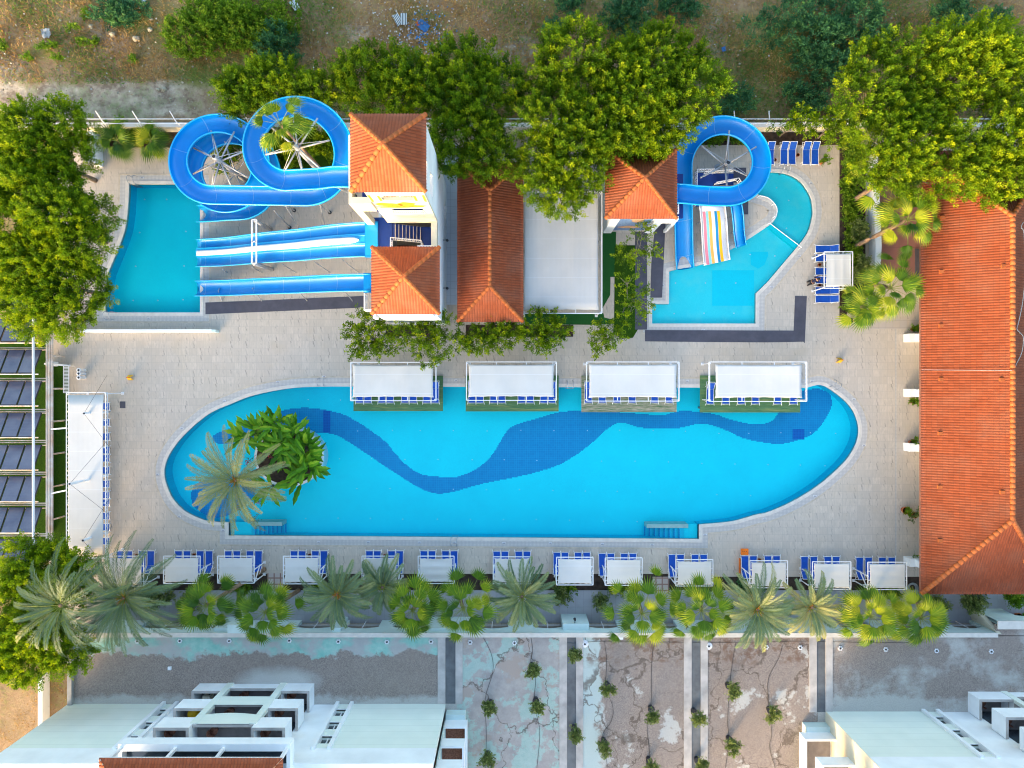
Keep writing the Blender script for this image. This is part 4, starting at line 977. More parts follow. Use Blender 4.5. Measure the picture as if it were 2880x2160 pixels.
# striped children slide, small blue slide and their platform
kp = thing('slide_platform', 'low blue children slide platform with white slatted railings under the loop', 'platform', (17.3, 16.5, 0))
z = 1.9; pa = PL([(1954,486),(2003,485),(2006,528),(2075,524),(2082,580),(1958,580)], z)
MB().prism(pa, z-.15, z).build('deck', M['blue_floor'], kp)
st = MB()
for k in range(5): a = W(2003+k*12, 520, z-.35*k-.3); b = W(2015+k*12, 488, z-.35*k-.3); st.box(a[0], a[1], a[2]-.1, b[0], b[1], a[2])
st.build('steps', M['blue_floor'], kp)
rl = MB()
for pts in ([(1954,580),(1954,484),(2003,483)],[(1978,490),(2060,484)],[(2008,520),(2070,508),(2082,528)]): railing(rl, [W(a, b, z) for a, b in pts], .8, .14, .04)
rl.build('railing', M['white_metal'], kp)
for (px, py) in ((1958,490),(1958,575),(2078,575),(2070,528),(2003,490)): x, y, _ = W(px, py, z); MB().tube([(x,y,0),(x,y,z-.1)], .06, 8).build('leg', M['white_metal'], kp)
def ramp(name, label, top, bot, zt, zb, stripes, base, n=16, rimh=.12):
    o = thing(name, label, 'water slide', (*W2(*bot[0], zb), 0))
    A0, A1 = Vector(W(*top[0], zt)), Vector(W(*top[1], zt)); B0, B1 = Vector(W(*bot[0], zb)), Vector(W(*bot[1], zb))
    def q(u, v, dz=0):
        p = A0.lerp(A1, v).lerp(B0.lerp(B1, v), u); h = (1-u)**1.0*(zt-zb)+.12*math.sin(u*math.pi*2)
        return (p.x, p.y, zb+max(h, 0)*1.0+dz)
    mb = MB(); mb.strip([q(i/n, 0) for i in range(n+1)], [q(i/n, 1) for i in range(n+1)]); s = mb.build('chute', M[base], o, True)
    sm_ = s.modifiers.new('thick', 'SOLIDIFY'); sm_.thickness = .08
    for (v0, v1, mt_) in stripes: MB().strip([q(.12+.88*i/n, v0, .012) for i in range(n+1)], [q(.12+.88*i/n, v1, .012) for i in range(n+1)]).build('stripe', mt_, o, True)
    rm = MB()
    for v in (0, 1):
        for v2 in (v, v+.04*(1 if v == 0 else -1)): pass
        rm.tube([q(i/n, v, rimh) for i in range(n+1)], .05, 7); rm.strip([q(i/n, v, 0) for i in range(n+1)], [q(i/n, v, rimh) for i in range(n+1)])
    rm.build('side_wall', M[base if base != 'slide' else 'slide_rim'], o, True)
    for u in (.25, .6):
        for v in (.05, .95): p = q(u, v); MB().tube([(p[0],p[1],0), p], .04, 6).build('leg', M['steel'], o)
    return o
SC = [plain('pink_paint', (.68,.22,.3), .35, .05), plain('aqua_paint', (.22,.6,.66), .35, .05), plain('amber_paint', (.85,.42,.09), .35, .05), plain('blue_paint', (.0,.22,.52), .35, .05), plain('gold_paint', (.85,.45,.0), .35, .05)]
ramp('striped_slide', 'white children slide with pink, aqua, amber, blue and gold stripes', ((1966,575),(2037,574)), ((1980,747),(2052,731)), 2.1, .15,
     ((.1,.21,SC[0]),(.22,.31,SC[1]),(.32,.43,SC[2]),(.56,.66,SC[3]),(.67,.78,SC[4])), 'slide_white')
ramp('small_slide', 'small narrow blue children slide right of the striped one', ((2053,574),(2084,572)), ((2070,699),(2098,689)), 2.0, .15, (), 'slide')
for k, (px, py) in enumerate(((2005,737),(1960,762),(2053,733))):
    pass

for (ax, ay, bx, by, w_) in ((144,1207,188,1204,'upper'),(144,1388,186,1379,'lower')):
    tag(MB().bar(W(ax, ay, 2.0), W(bx, by, 2.75), .12, .12).build('awning_strut', M['white_metal']), 'white strut crossing the narrow lawn to the long awning, %s one' % w_, 'strut', 'struts of the long awning')
# ------------------------------------------------------------ terrace with front wall
ZT = 3.1
te = thing('terrace_block', 'long low block with pale green wall, arched openings and stained gravel roof', 'building', (0, -24, 0))
yf = -20.75
xl, xr_ = W2(207,0,ZT)[0], 60
mb = MB().box(xl, -60, ZT-.25, xr_, yf-.32, ZT); mb.build('roof_deck', M['terrace'], te)
arch = []                                   # front wall with arched openings
for (a, b) in ((422,548),(590,640),(850,945),(985,1075),(1115,1205),(1340,1430),(1499,1577),(1651,1730),(1832,1893),(1975,2055),(2120,2200),(2340,2430),(2480,2560),(2650,2725)):
    arch.append((W2(a,0)[0], W2(b,0)[0]))
def archwall(mb, y, t, x0, x1, z1, arches, hs=1.75, rise=.35):
    def face(yy, flip):
        cur = x0
        def q(*p):
            n = len(mb.v); mb.v += [(a, yy, c) for a, c in p]; f = tuple(range(n, n+len(p))); mb.f.append(f[::-1] if flip else f)
        for a, b in arches:
            q((cur,0),(a,0),(a,z1),(cur,z1)); cur = b; n = 10
            for k in range(n):
                xa, xb = a+(b-a)*k/n, a+(b-a)*(k+1)/n
                za = hs+rise*math.sin(math.pi*k/n); zb = hs+rise*math.sin(math.pi*(k+1)/n); q((xa,za),(xb,zb),(xb,z1),(xa,z1))
        q((cur,0),(x1,0),(x1,z1),(cur,z1))
    face(y, True); face(y-t, False)
    for a, b in arches:
        n = 10; pts = [(a,0)]+[(a+(b-a)*k/n, hs+rise*math.sin(math.pi*k/n)) for k in range(n+1)]+[(b,0)]
        mb.strip([(p[0], y, p[1]) for p in pts], [(p[0], y-t, p[1]) for p in pts])
w_ = MB(); xe = W2(2806,0,3.3)[0]
archwall(w_, yf, .28, xl+.4, xe, 3.25, arch); w_.build('front_wall', M['green_wall'], te)
MB().box(xl, yf-.33, 3.25, xe, yf+.03, 3.36).build('parapet_coping', M['coping'], te)
for a, b in arch:
    MB().box(a, yf-1.6, .05, b, yf-1.55, 2.2).build('arch_glass', M['glass'], te)
    MB().bar((a, yf-.1, 1.0), (b, yf-.1, 1.0), .05, .05).bar(((a+b)/2, yf-.1, 0), ((a+b)/2, yf-.1, 1.75), .06, .06).build('arch_bar', M['white_metal'], te)
for k, px in enumerate((1612, 2780)):
    if k == 0: x0, x1 = W2(1577,0)[0], W2(1648,0)[0]; MB().box(x0, yf, 0, x1, yf+.55, 2.6).build('pier', M['green_wall'], te)
for (a, b) in ((958,980),(1214,1330),(640,700)): MB().box(W2(a,0)[0], yf, 0, W2(b,0)[0], yf+.3, 2.9).build('pier', M['green_wall'], te)
for (px, nm_) in ((960,'first'),(1617,'second'),(1932,'third'),(2290,'fourth')):
    x = W2(px, 0, 2.5)[0]; y = yf+(.55 if px == 1617 else .3 if px == 960 else 0); l = MB().bar((x,y,2.4), (x,y+.25,2.45), .05, .05).cyl(x, y+.3, 2.25, 2.6, .12, 10, .08)
    tag(l.build('wall_lamp', M['dark']), 'black wall lamp on the pale green front wall, %s from the left' % nm_, 'wall lamp', 'lamps on the pale green wall')
# jog at the right
jw = thing('garden_wall', 'white sloping garden wall turning at the lower right corner', 'wall', (40, -20, 0))
x0 = W2(2715,0)[0]; g = MB()
g.add([(x0,-19.3,0),(x0+.5,-19.3,0),(xe+.3,-20.8,0),(xe,-20.8,0),(x0,-19.3,1.0),(x0+.5,-19.3,1.0),(xe+.3,-20.8,3.36),(xe,-20.8,3.36)], [(0,3,2,1),(4,5,6,7),(0,1,5,4),(1,2,6,5),(2,3,7,6),(3,0,4,7)])
g.build('sloping_wall', M['cream_wall'], jw)
g = MB(); archwall(g, -19.75, .28, xe, 60, 3.25, [(43.0, 45.2)]); g.build('rear_wall', M['green_wall'], jw); MB().box(xe-.01, -20.4, 3.25, 60, -19.72, 3.37).build('coping', M['coping'], jw)
MB().box(xe+.0, -21.0, ZT-.2, 60, -20.1, ZT+.002).build('deck_edge', M['terrace'], jw)
MB().box(xl-.36, -60, 0, xl, yf-.0, 3.4).build('side_wall', M['concrete'], te)
for (a, b) in ((645,712),): MB().box(W2(a,0,3)[0], yf+.03, 2.6, W2(b,0,3)[0], yf+.75, 3.4).build('wall_recess', M['green_wall'], te)
# drains between roof bays
for (a, b) in ((1253,1281),(1595,1620),(1945,1970),(2297,2321)):
    xa, xb = W2(a,0,ZT)[0], W2(b,0,ZT)[0]; yb_ = -26.7 if a in (1253,) else (-27.4 if a == 2297 else -60)
    MB().box(xa, yb_, ZT+.002, xb, yf-.4, ZT+.012).build('roof_gutter', M['bitumen'], te)
    k = MB(); k.box(xa-.65, yb_, ZT+.002, xa-.005, yf-.4, ZT+.06); MB().box(xb+.005, yb_, ZT+.002, xb+.6, yf-.4, ZT+.06).build('gutter_kerb', M['kerbconc'], te); k.build('gutter_kerb', M['kerbconc'], te)
# roof vents
VX = [(385,1804),(505,1803),(644,1803),(813,1802),(951,1805),(1088,1806),(1212,1805),(1322,1807),(1447,1809),(1645,1812),(1994,1818),(2156,1821),(2251,1822),(2364,1824),(2492,1827),(2635,1831),(2789,1833)]
for i, (px, py) in enumerate(VX):
    x, y, _ = W(px, py, ZT+.1); o = thing('roof_vent', 'round white vent cap on the lower roof, %s from the left' % ORD[i], 'roof vent', (x, y, ZT), 'white roof vents')
    MB().cyl(x, y, ZT, ZT+.14, .07, 10).build('pipe', M['dark'], o); k = MB()
    for j in range(6):
        a = j*math.pi/3; k.box(x+.14*math.cos(a)-.055, y+.14*math.sin(a)-.055, ZT+.01, x+.14*math.cos(a)+.055, y+.14*math.sin(a)+.055, ZT+.09)
    if i in (9, 10): k.lathe(x, y, [(.32,ZT+.005),(.3,ZT+.03),(.2,ZT+.035)], 14)
    k.build('cap', M['white_metal'], o)
for (px, py, s, nm_) in ((479,1878,.13,'square'),(1745,1790,.2,'tilted')):
    x, y, _ = W(px, py, ZT); tag(MB().box(x-s, y-s, ZT+.003, x+s, y+s, ZT+.2).build('roof_box', M['white_metal']), 'small white %s box lying on the stained roof' % nm_, 'box')
# hoses and young potted trees come with the plants

# ------------------------------------------------------------ hotel blocks
def hotel(o, x0, x1, yw, mirror, cols, bay, side):
    f = lambda x: x
    ztop = 10.3
    if mirror: sx = [(x0, x1)]
    MB().box(x0, yw-.3, ZT-.1, bay[0]-2.6, yw, ztop).build('siding_wall', M['siding'], o) if not mirror else None
    return
hl = thing('hotel_block', 'white hotel block with stacked balconies at the lower left', 'hotel', (-21, -27, 0))
yw = -26.72
def wallbox(par, name, x0, x1, y, z0, z1, mat, t=.3): return MB().box(x0, y-t, z0, x1, y, z1).build(name, M[mat], par)
def hotel_half(par, yw, segs, zt):
    """segs: list of (x0, x1, kind)"""
    for (a, b, k) in segs:
        if k == 'siding': wallbox(par, 'siding_wall', a, b, yw, ZT-.1, 10.35, 'siding')
        elif k == 'white': wallbox(par, 'white_wall', a, b, yw-.05, ZT-.1, 12.4, 'white_wall')
        elif k == 'strip':
            for e in (a, b): MB().box(e-.14, yw-.3, ZT-.1, e+.14, yw+.22, 10.6).build('mullion', M['white_wall'], par)
            z = ZT-.1
            for i in range(4):
                wallbox(par, 'spandrel', a+.14, b-.14, yw-.02, z, z+1.15, 'siding'); z += 1.15
                if z < 9.5:
                    wallbox(par, 'window', a+.14, b-.14, yw-.3, z, z+1.05, 'glass', .1); MB().box(a+.15, yw-.12, z-.08, b-.15, yw+.03, z).build('sill', M['white_wall'], par)
                    wallbox(par, 'frame_bar', (a+b)/2-.04, (a+b)/2+.04, yw-.22, z, z+1.05, 'white_metal', .08); z += 1.05
def balcony(par, x0, x1, yfr, yw, z, chair=True, side='both', arched=False, hp=1.5, tall=None):
    h = hp; t = .16
    p = MB(); p.box(x0, yfr-t, z-.15, x1, yfr, z+h); p.box(x0, yw, z-.15, x0+t, yfr-t, z+h); p.box(x1-t, yw, z-.15, x1, yfr-t, z+h)
    p.build('parapet', M['white_wall'], par)
    rp = MB(); rp.box(x0-.02, yfr-t-.02, z+h, x1+.02, yfr+.02, z+h+.04); rp.box(x0-.02, yw, z+h, x0+t+.02, yfr-t-.02, z+h+.04); rp.box(x1-t-.02, yw, z+h, x1+.02, yfr-t-.02, z+h+.04); rp.build('parapet_cap', M['kerbconc'], par)
    MB().box(x0+t, yw, z-.14, x1-t, yfr-t, z+.02).build('balcony_floor', M['floor_brown'], par)
    if chair:
        cx, cy = x0+(x1-x0)*.32, (yw+yfr)/2+.1
        c = thing('wicker_chair', 'brown wicker chair on a white hotel balcony', 'chair', (cx, cy, z+.02), 'wicker chairs on the hotel balconies')
        MB().lathe(cx, cy, [(.22,z+.05),(.3,z+.42),(.29,z+.45)], 12).build('seat', M['wicker'], c, True)
        b = MB(); b.strip([(cx+.32*math.cos(a), cy+.32*math.sin(a), z+.4) for a in np.linspace(R(70), R(290), 10)], [(cx+.38*math.cos(a), cy+.36*math.sin(a), z+.85) for a in np.linspace(R(70), R(290), 10)])
        b.build('backrest', M['wicker'], c, True); return c
yfr = -25.0
# left block: siding, window strip, white, balcony bay, white, strip, siding, side wing
fx = lambda px: W2(px, 0, ZT)[0]
hotel_half(hl, yw, [(fx(192), fx(462), 'siding'), (fx(462), fx(498), 'strip'), (fx(498), fx(560), 'white'), (fx(880), fx(950), 'white'), (fx(950), fx(990), 'strip'), (fx(990), fx(1253), 'siding')], 10.3)
MB().box(fx(192), yw-.32, 10.35, fx(1253), yw+.02, 12.5).build('attic_wall', M['white_wall'], hl)
MB().box(fx(192), -60, ZT-.1, fx(192)+.3, yw-.3, 12.5).build('end_wall', M['white_wall'], hl)
MB().box(fx(192)+.3, -60, 12.3, fx(1253)-.3, yw-.32, 12.45).build('flat_roof', M['white_wall'], hl)
xs = {'L': (fx(562), fx(648)), 'R': (fx(802), fx(884))}; bc = (fx(642), fx(806))
cnt = 0
labs = ['lowest floor', 'second floor', 'third floor']
for i, z in enumerate((ZT, 6.2, 9.3)):
    sh = .0
    for s_, (a, b) in xs.items():
        c = balcony(hl, a, b, yfr, yw, z, not (s_ == 'L' and i < 2))
        if c: c['label'] = 'brown wicker chair on the %s %s balcony of the left hotel block' % ('left' if s_ == 'L' else 'right', labs[i])
    c = balcony(hl, bc[0], bc[1], yfr-.05, yw, z, True, hp=[.9, .7, .9][i]); c['label'] = 'brown wicker chair on the middle %s balcony of the left hotel block' % labs[i]
    wallbox(hl, 'rear_wall', xs['L'][0], xs['R'][1], yw-.06, z-.15, z+2.95, 'white_wall', .2)
    for s_, (a, b) in (*xs.items(), ('M', bc)): wallbox(hl, 'balcony_door', a+.5, b-.4, yw+.0, z+.02, z+2.1, 'glass', .05)
# pale framing band of the middle bay
for (a, b) in ((bc[0]-.02, bc[0]+.5), (bc[1]-.5, bc[1]+.02)): MB().box(a, yfr-.25, ZT-.1, b, yfr+.05, 10.2).build('bay_frame', M['siding'], hl)
for z in (6.2, 9.3):
    n = 12; w0, w1 = bc[0]+.5, bc[1]-.5; mb = MB()
    bot = [(w0+(w1-w0)*j/n, z-.55-(.0 if z < 7 else .25*math.sin(math.pi*j/n))) for j in range(n+1)]
    mb.strip([(x, yfr+.03, zz) for x, zz in bot], [(x, yfr+.03, z+.95) for x, _ in bot]); mb.strip([(x, yfr-.2, zz) for x, zz in bot], [(x, yfr+.03, zz) for x, zz in bot])
    mb.build('bay_panel', M['siding'], hl)
bx = thing('balcony_cabinet', 'small pale cabinet on the lowest left balcony of the left hotel', 'cabinet', (fx(590), -25.9, ZT)); MB().box(fx(583), -26.2, ZT+.02, fx(583)+.6, -25.7, ZT+.95).build('body', M['cream_wall'], bx); MB().box(fx(583)+.4, -25.69, ZT+.5, fx(583)+.5, -25.66, ZT+.7).build('handle', M['dark'], bx)
tag(MB().lathe(fx(600), -25.8, [(.3,6.25),(.42,6.9),(.4,7.0)], 14).build('yellow_float', M['yellow'], None, True), 'yellow inflated float on the second floor left balcony', 'float')
# top terrace with pergola roof
zt = 12.4; a, b = W2(335,0,13)[0], W2(815,0,13.2)[0]
p = MB(); p.box(a, yfr-.5, zt-.2, b, yfr, zt+.75); p.box(a, -32, zt-.2, a+.25, yfr-.5, zt+.75); p.box(b-.25, -32, zt-.2, b, yfr-.5, zt+.75); p.build('top_parapet', M['white_wall'], hl)
MB().box(a+.25, -32, zt-.1, b-.25, yfr-.5, zt+.05).build('top_floor', M['glass'], hl)
MB().box(a+.3, -27.4, zt+.05, b-.3, -27.3, 15.4).build('top_glass', M['glass'], hl)
for t_ in (0, .33, .62, 1): x = a+.2+(b-a-.4)*t_; MB().bar((x, yfr-.3, zt+.75), (x*1.0, -25.3, 15.4), .2, .2).build('roof_post', M['white_metal'], hl)
mb = MB(); xa, xb = W2(281,0,15.5)[0], W2(796,0,15.5)[0]; ye = W2(0,2131,15.5)[1]
slope(mb, (xb,ye,15.5), (xa,ye,15.5), (xa+3,ye-3,17.2), (xb-3,ye-3,17.2)); slope(mb, (xa,ye,15.5), (xa,-40,15.5), (xa+3,-40,17.2), (xa+3,ye-3,17.2)); slope(mb, (xb,-40,15.5), (xb,ye,15.5), (xb-3,ye-3,17.2), (xb-3,-40,17.2))
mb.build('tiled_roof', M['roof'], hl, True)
MB().box(xa+.1, -40, 15.2, xb-.1, ye-.1, 15.42).build('eave_board', M['white_wall'], hl)
# body behind so that the block is closed
MB().box(fx(192)+.3, -60, 0, fx(1253), -32, 12.3).build('rear_body', M['white_wall'], hl)
# side wing with stacked balconies
x0 = fx(1253); MB().box(x0, -60, ZT-.1, x0+.1, yw-1.0, 12.5).build('wing_wall', M['green_wall'], hl)
MB().box(x0+.1, -60, ZT-.1, x0+1.7, yw-.5, 4.0).build('wing_base', M['green_wall'], hl)
for i, z in enumerate((4.1, 7.2, 10.3)):
    yy = yw-.9
    p = MB(); p.box(x0+.1, yy-.15, z, x0+1.9, yy, z+1.1); p.box(x0+1.75, -34, z, x0+1.9, yy-.15, z+1.1); p.box(x0+.1, -34, z-.12, x0+1.9, yy, z); p.build('wing_balcony', M['white_wall'], hl)
    MB().box(x0+.12, -34, z+.001, x0+1.74, yy-.16, z+.02).build('wing_floor', M['wicker'], hl)
    MB().box(x0+.1, -34, z-.9, x0+.3, -29.5, z).build('wing_side', M['white_wall'], hl)
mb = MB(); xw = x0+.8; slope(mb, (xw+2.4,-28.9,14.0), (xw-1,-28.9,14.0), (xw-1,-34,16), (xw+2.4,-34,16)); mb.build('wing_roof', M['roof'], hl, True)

hr = thing('hotel_block', 'white hotel block with balconies at the lower right corner', 'hotel', (42, -27.5, 0))
yw2 = -27.35
hotel_half(hr, yw2, [(fx(2323), fx(2596), 'siding'), (fx(2596), fx(2636), 'strip'), (fx(2636), fx(2722), 'white'), (fx(3200), fx(3300), 'siding')], 10.3)
MB().box(fx(2323), yw2-.32, 10.35, 66, yw2+.02, 12.5).build('attic_wall', M['white_wall'], hr)
x0 = fx(2323); MB().box(x0-.05, -60, ZT-.1, x0, yw2, 12.5).build('end_wall', M['cream_wall'], hr); MB().box(x0+.0, -60, 12.3, 66, yw2-.32, 12.45).build('flat_roof', M['white_wall'], hr)
MB().box(x0-2.0, -60, ZT-.1, x0-.05, yw2-.9, 4.0).build('wing_base', M['green_wall'], hr)
for i, z in enumerate((4.1, 7.2, 10.3)):
    yy = yw2-1.3-.4*i; p = MB(); p.box(x0-2.6, yy-.15, z, x0-.06, yy, z+1.1); p.box(x0-2.6, -36, z, x0-2.45, yy-.15, z+1.1); p.box(x0-2.6, -36, z-.12, x0-.06, yy, z); p.build('wing_balcony', M['white_wall'], hr)
    MB().box(x0-2.44, -36, z+.001, x0-.1, yy-.16, z+.02).build('wing_floor', M['floor_brown'], hr)
yfr2 = -25.7
for i, z in enumerate((ZT, 6.2, 9.3)):
    c = balcony(hr, fx(2722), fx(2822), yfr2, yw2, z, True); c['label'] = 'brown wicker chair on the left %s balcony of the right hotel block' % labs[i]
    c = balcony(hr, fx(2815), fx(2980), yfr2-.05, yw2, z, False, hp=.9)
    wallbox(hr, 'rear_wall', fx(2722), fx(3200), yw2-.06, z-.15, z+2.95, 'white_wall', .2)
    wallbox(hr, 'balcony_door', fx(2722)+.5, fx(2822)-.4, yw2, z+.02, z+2.1, 'glass', .05)
MB().box(fx(2815)-.02, yfr2-.25, ZT-.1, fx(2815)+.5, yfr2+.05, 10.2).build('bay_frame', M['siding'], hr)
MB().box(x0, -60, 0, 66, -34, 14.5).build('rear_body', M['white_wall'], hr)

# ------------------------------------------------------------ walls and fences
bw = thing('boundary_wall', 'low cream boundary wall with white rails along the dry field', 'wall', (0, 22.2, 0))
for (a, b) in ((-44, -27.6), (-27.6, -16), (-16, -4), (-4, 8), (8, 20), (20, 33), (33, 60)):
    MB().box(a+.003, 22.1, 0, b-.003, 22.42, 1.35).build('wall_segment', M['cream_wall'], bw)
MB().box(-44, 22.06, 1.35, 60, 22.46, 1.43).build('wall_cap', M['coping'], bw)
k = MB(); k.bar((-44,22.25,1.75), (60,22.25,1.75), .05, .05); k.bar((-44,22.55,2.0), (60,22.55,2.0), .05, .05); k.build('rail', M['white_metal'], bw)
for px in (291, 393, 497, 700, 960, 1300, 2065, 2162, 2265): 
    x = W2(px, 0, 2)[0]; k = MB(); k.bar((x,22.25,1.4), (x,22.3,2.2), .07, .07); k.bar((x,22.3,2.2), (x-.25,22.95,2.75), .07, .07); k.bar((x-.3,22.3,1.75), (x+.3,22.3,1.75), .06, .06); k.build('fence_post', M['white_metal'], bw)
def lowwall(name, label, a, b, h, t, mat='white_wall', cat='wall'):
    p, q = W(*a), W(*b); return tag(MB().bar((p[0],p[1],h/2), (q[0],q[1],h/2), t, h).build(name, M[mat]), label, cat)
p, q = W(201, 932), W(605, 937)
sc = thing('white_screen_wall', 'long low white screen wall below the left pool', 'wall', ((p[0]+q[0])/2, p[1], 0))
MB().box(p[0], p[1]-.1, 0, q[0], p[1]+.12, .8).build('wall', M['white_wall'], sc); MB().box(q[0], p[1]-.12, 0, q[0]+.35, p[1]+.1, .78).build('end_block', M['green_wall'], sc)
tag(MB().box(W2(268,0)[0], W2(0,470)[1], 0, W2(290,0)[0], W2(0,385)[1], 1.5).build('white_side_wall', M['white_wall']), 'short white wall beside the big tree left of the slide pool', 'wall')
g = MB()
for (a, b) in (((2440,415),(2446,560)),((2446,560),(2452,700)),((2452,700),(2447,782))): p, q = W(*a), W(*b); g.bar((p[0],p[1],.6), (q[0],q[1],.6), .5, 1.2)
tag(g.build('white_court_wall', M['white_wall']), 'white wall between the hedge bed and the red court', 'wall')
tag(MB().box(W2(128,0)[0], W2(0,2200)[1], 0, W2(140,0)[0], W2(0,1890)[1], 1.0).build('white_field_wall', M['white_wall']), 'white wall running down the bare plot at lower left', 'wall')
dk = MB().box(W2(2573,0)[0], W2(0,778)[1], 0, W2(2600,0)[0], W2(0,700)[1], .1); tag(dk.build('court_mat', M['mat']), 'dark mat on the red court beside the tiled hall', 'rubber mat')

# ------------------------------------------------------------ solar collectors on their steel frame
XC = [-46.6, -45.1, -43.6, -42.1]
sf = thing('collector_frame', 'rust streaked white steel frame carrying the solar collectors', 'steel frame', (-43, 0, 0))
rows = [809, 899, 987, 1076, 1165, 1256, 1345, 1433, 1523, 1612]
zt_, zb = 2.1, 3.15
nrow = 0
proto = None
for r_, py in enumerate(rows):
    yt = W2(0, py, zt_)[1]; yb_ = W2(0, py+62, zb)[1]
    k = MB()
    for z, yy in ((zb+.05, yb_-.1), (1.9, yb_-.45), (1.9, yb_-.62), (2.0, yt+.1)): k.tube([(-47.5,yy,z), (-39.5,yy,z)], .05, 6)
    k.build('cross_tube', M['rust'], sf)
    for j, cx in enumerate((-43.4, -41.98, -40.56)):
        lab = 'dark solar collector panel, %s from the left in the %s row' % (ORD[j], ORD[r_])
        cy = (yt+yb_)/2
        if proto is None:
            proto = thing('solar_collector', lab, 'solar panel', (cx, cy, zt_), 'solar collectors on the left frame')
            fr = MB(); d = Vector((0, yb_-yt, zb-zt_)); nn = Vector((0, -(zb-zt_), yb_-yt)).normalized()
            if nn.z < 0: nn = -nn
            A_ = Vector((cx-.66, yt, zt_)); B_ = Vector((cx+.66, yt, zt_))
            fr.add([A_, B_, B_+d, A_+d, A_+nn*.1, B_+nn*.1, B_+d+nn*.1, A_+d+nn*.1], [(0,1,2,3),(7,6,5,4),(0,4,5,1),(1,5,6,2),(2,6,7,3),(3,7,4,0)]); fr.build('casing', M['dark'], proto)
            e = Vector((.04,0,0)); s0 = d*.02; pn = MB(); pn.add([A_+e+s0+nn*.105, B_-e+s0+nn*.105, B_-e+d*.98+nn*.105, A_+e+d*.98+nn*.105], [(0,1,2,3)]); pn.build('glass', M['panel'], proto)
            for q in (A_-Vector((.02,0,0)), A_-Vector((.02,0,0))+d*.95): pass
        else: dup(proto, (cx, cy, zt_), 0, lab, 'solar collectors on the left frame')
k = MB()
for x in (-39.3,): k.tube([(x, 9, 4.1), (x, -16, 4.1)], .1, 10)
k.build('main_pipe', M['white_metal'], sf); k = MB()
for x, z in ((-39.5, 2.1), (-39.3, 2.05), (-39.12, 2.0)): k.tube([(x, 10, z), (x, -15, z)], .09, 8)
k.build('edge_beam', M['rust'], sf)
for yy in np.arange(8, -15, -2.8):
    for x in (-39.3, -44.3): MB().tube([(x,yy,0), (x,yy,2.0)], .07, 8).build('leg', M['rust'], sf)
lw = MB(); lw.box(-40.65, W2(0,1500)[1], 0, -40.35, W2(0,1024)[1], .5); tag(lw.build('lawn_kerb', M['white_wall']), 'white kerb between the collector frame and the narrow lawn', 'kerb')
# slatted rack with three round bases
rk = thing('slatted_rack', 'white slatted rack beside the narrow lawn', 'rack', (*W2(205,1066), 0))
x0, y0 = W2(195,1104); x1, y1 = W2(214,1030); k = MB()
for x in (x0, x0+.45): k.bar((x,y0,.8), (x,y1,.8), .05, .05)
n = 19
for i in range(n+1): yy = y0+(y1-y0)*i/n; k.bar((x0,yy,.8), (x0+.45,yy,.8), .06, .03)
k.build('slats', M['white_metal'], rk)
for (x, y) in ((x0,y0),(x0+.45,y0),(x0,y1),(x0+.45,y1)): MB().bar((x,y,0), (x,y,.8), .05, .05).build('leg', M['white_metal'], rk)
for i, py in enumerate((1041, 1051, 1062)):
    x, y, _ = W(210, py, .9); o = thing('round_bin', 'white ringed round bin beside the slatted rack, %s of three' % ['uppermost','middle','lowest'][i], 'bin', (x+.35, y, 0), 'round bins by the rack')
    MB().lathe(x+.35, y, [(.13,0),(.15,.88),(.19,.9),(.19,.93),(.1,.93)], 16).build('body', M['white_metal'], o, True); MB().cyl(x+.35, y, .93, .935, .1, 12).build('opening', M['dark'], o)
gp = MB(); p, q = W(145, 1024), W(198, 1028); gp.bar((p[0],p[1],.5), (q[0],q[1],.5), .15, 1.0); gp.box(p[0]+.2, p[1]-.2, 0, p[0]+.6, p[1]+.2, 1.1)
tag(gp.build('lawn_end_wall', M['white_wall']), 'white end wall with square post at the top of the narrow lawn', 'wall')
# ------------------------------------------------------------ leaves
def leafmesh(name, P, D, L, Wd, tint, mat, parent=None, tip=None):
    """P base points, D unit directions, L lengths, Wd widths: one folded rhombus per leaf"""
    n = len(P); rng = np.random.default_rng(n)
    A = rng.normal(size=(n, 3)); A -= (A*D).sum(1, keepdims=True)*D; A /= np.linalg.norm(A, axis=1, keepdims=True)+1e-9
    if tip is not None: A = tip
    V = np.empty((n, 4, 3), np.float32); l = L[:, None]; w_ = Wd[:, None]
    V[:, 0] = P; V[:, 1] = P+D*l*.45+A*w_*.5; V[:, 2] = P+D*l; V[:, 3] = P+D*l*.45-A*w_*.5
    return rawquads(name, V, tint, mat, parent)
def rawquads(name, V, tint, mat, parent=None):
    n = len(V); off = np.zeros(3, np.float32); p = parent
    while p is not None: off += np.array(p.location, dtype=np.float32); p = p.parent
    me = bpy.data.meshes.new(name); me.vertices.add(n*4); me.loops.add(n*4); me.polygons.add(n)
    me.vertices.foreach_set("co", (V-off).astype(np.float32).ravel())
    me.loops.foreach_set("vertex_index", np.arange(n*4, dtype=np.int32))
    me.polygons.foreach_set("loop_start", np.arange(0, n*4, 4, dtype=np.int32)); me.polygons.foreach_set("loop_total", np.full(n, 4, np.int32))
    at = me.attributes.new("tint", 'FLOAT', 'POINT'); at.data.foreach_set("value", np.repeat(tint, 4).astype(np.float32))
    me.materials.append(mat); me.update(calc_edges=True); me.validate()
    o = bpy.data.objects.new(name, me); C.objects.link(o)
    if parent is not None: o.parent = parent
    return o
def unit(a): return a/(np.linalg.norm(a, axis=-1, keepdims=True)+1e-9)
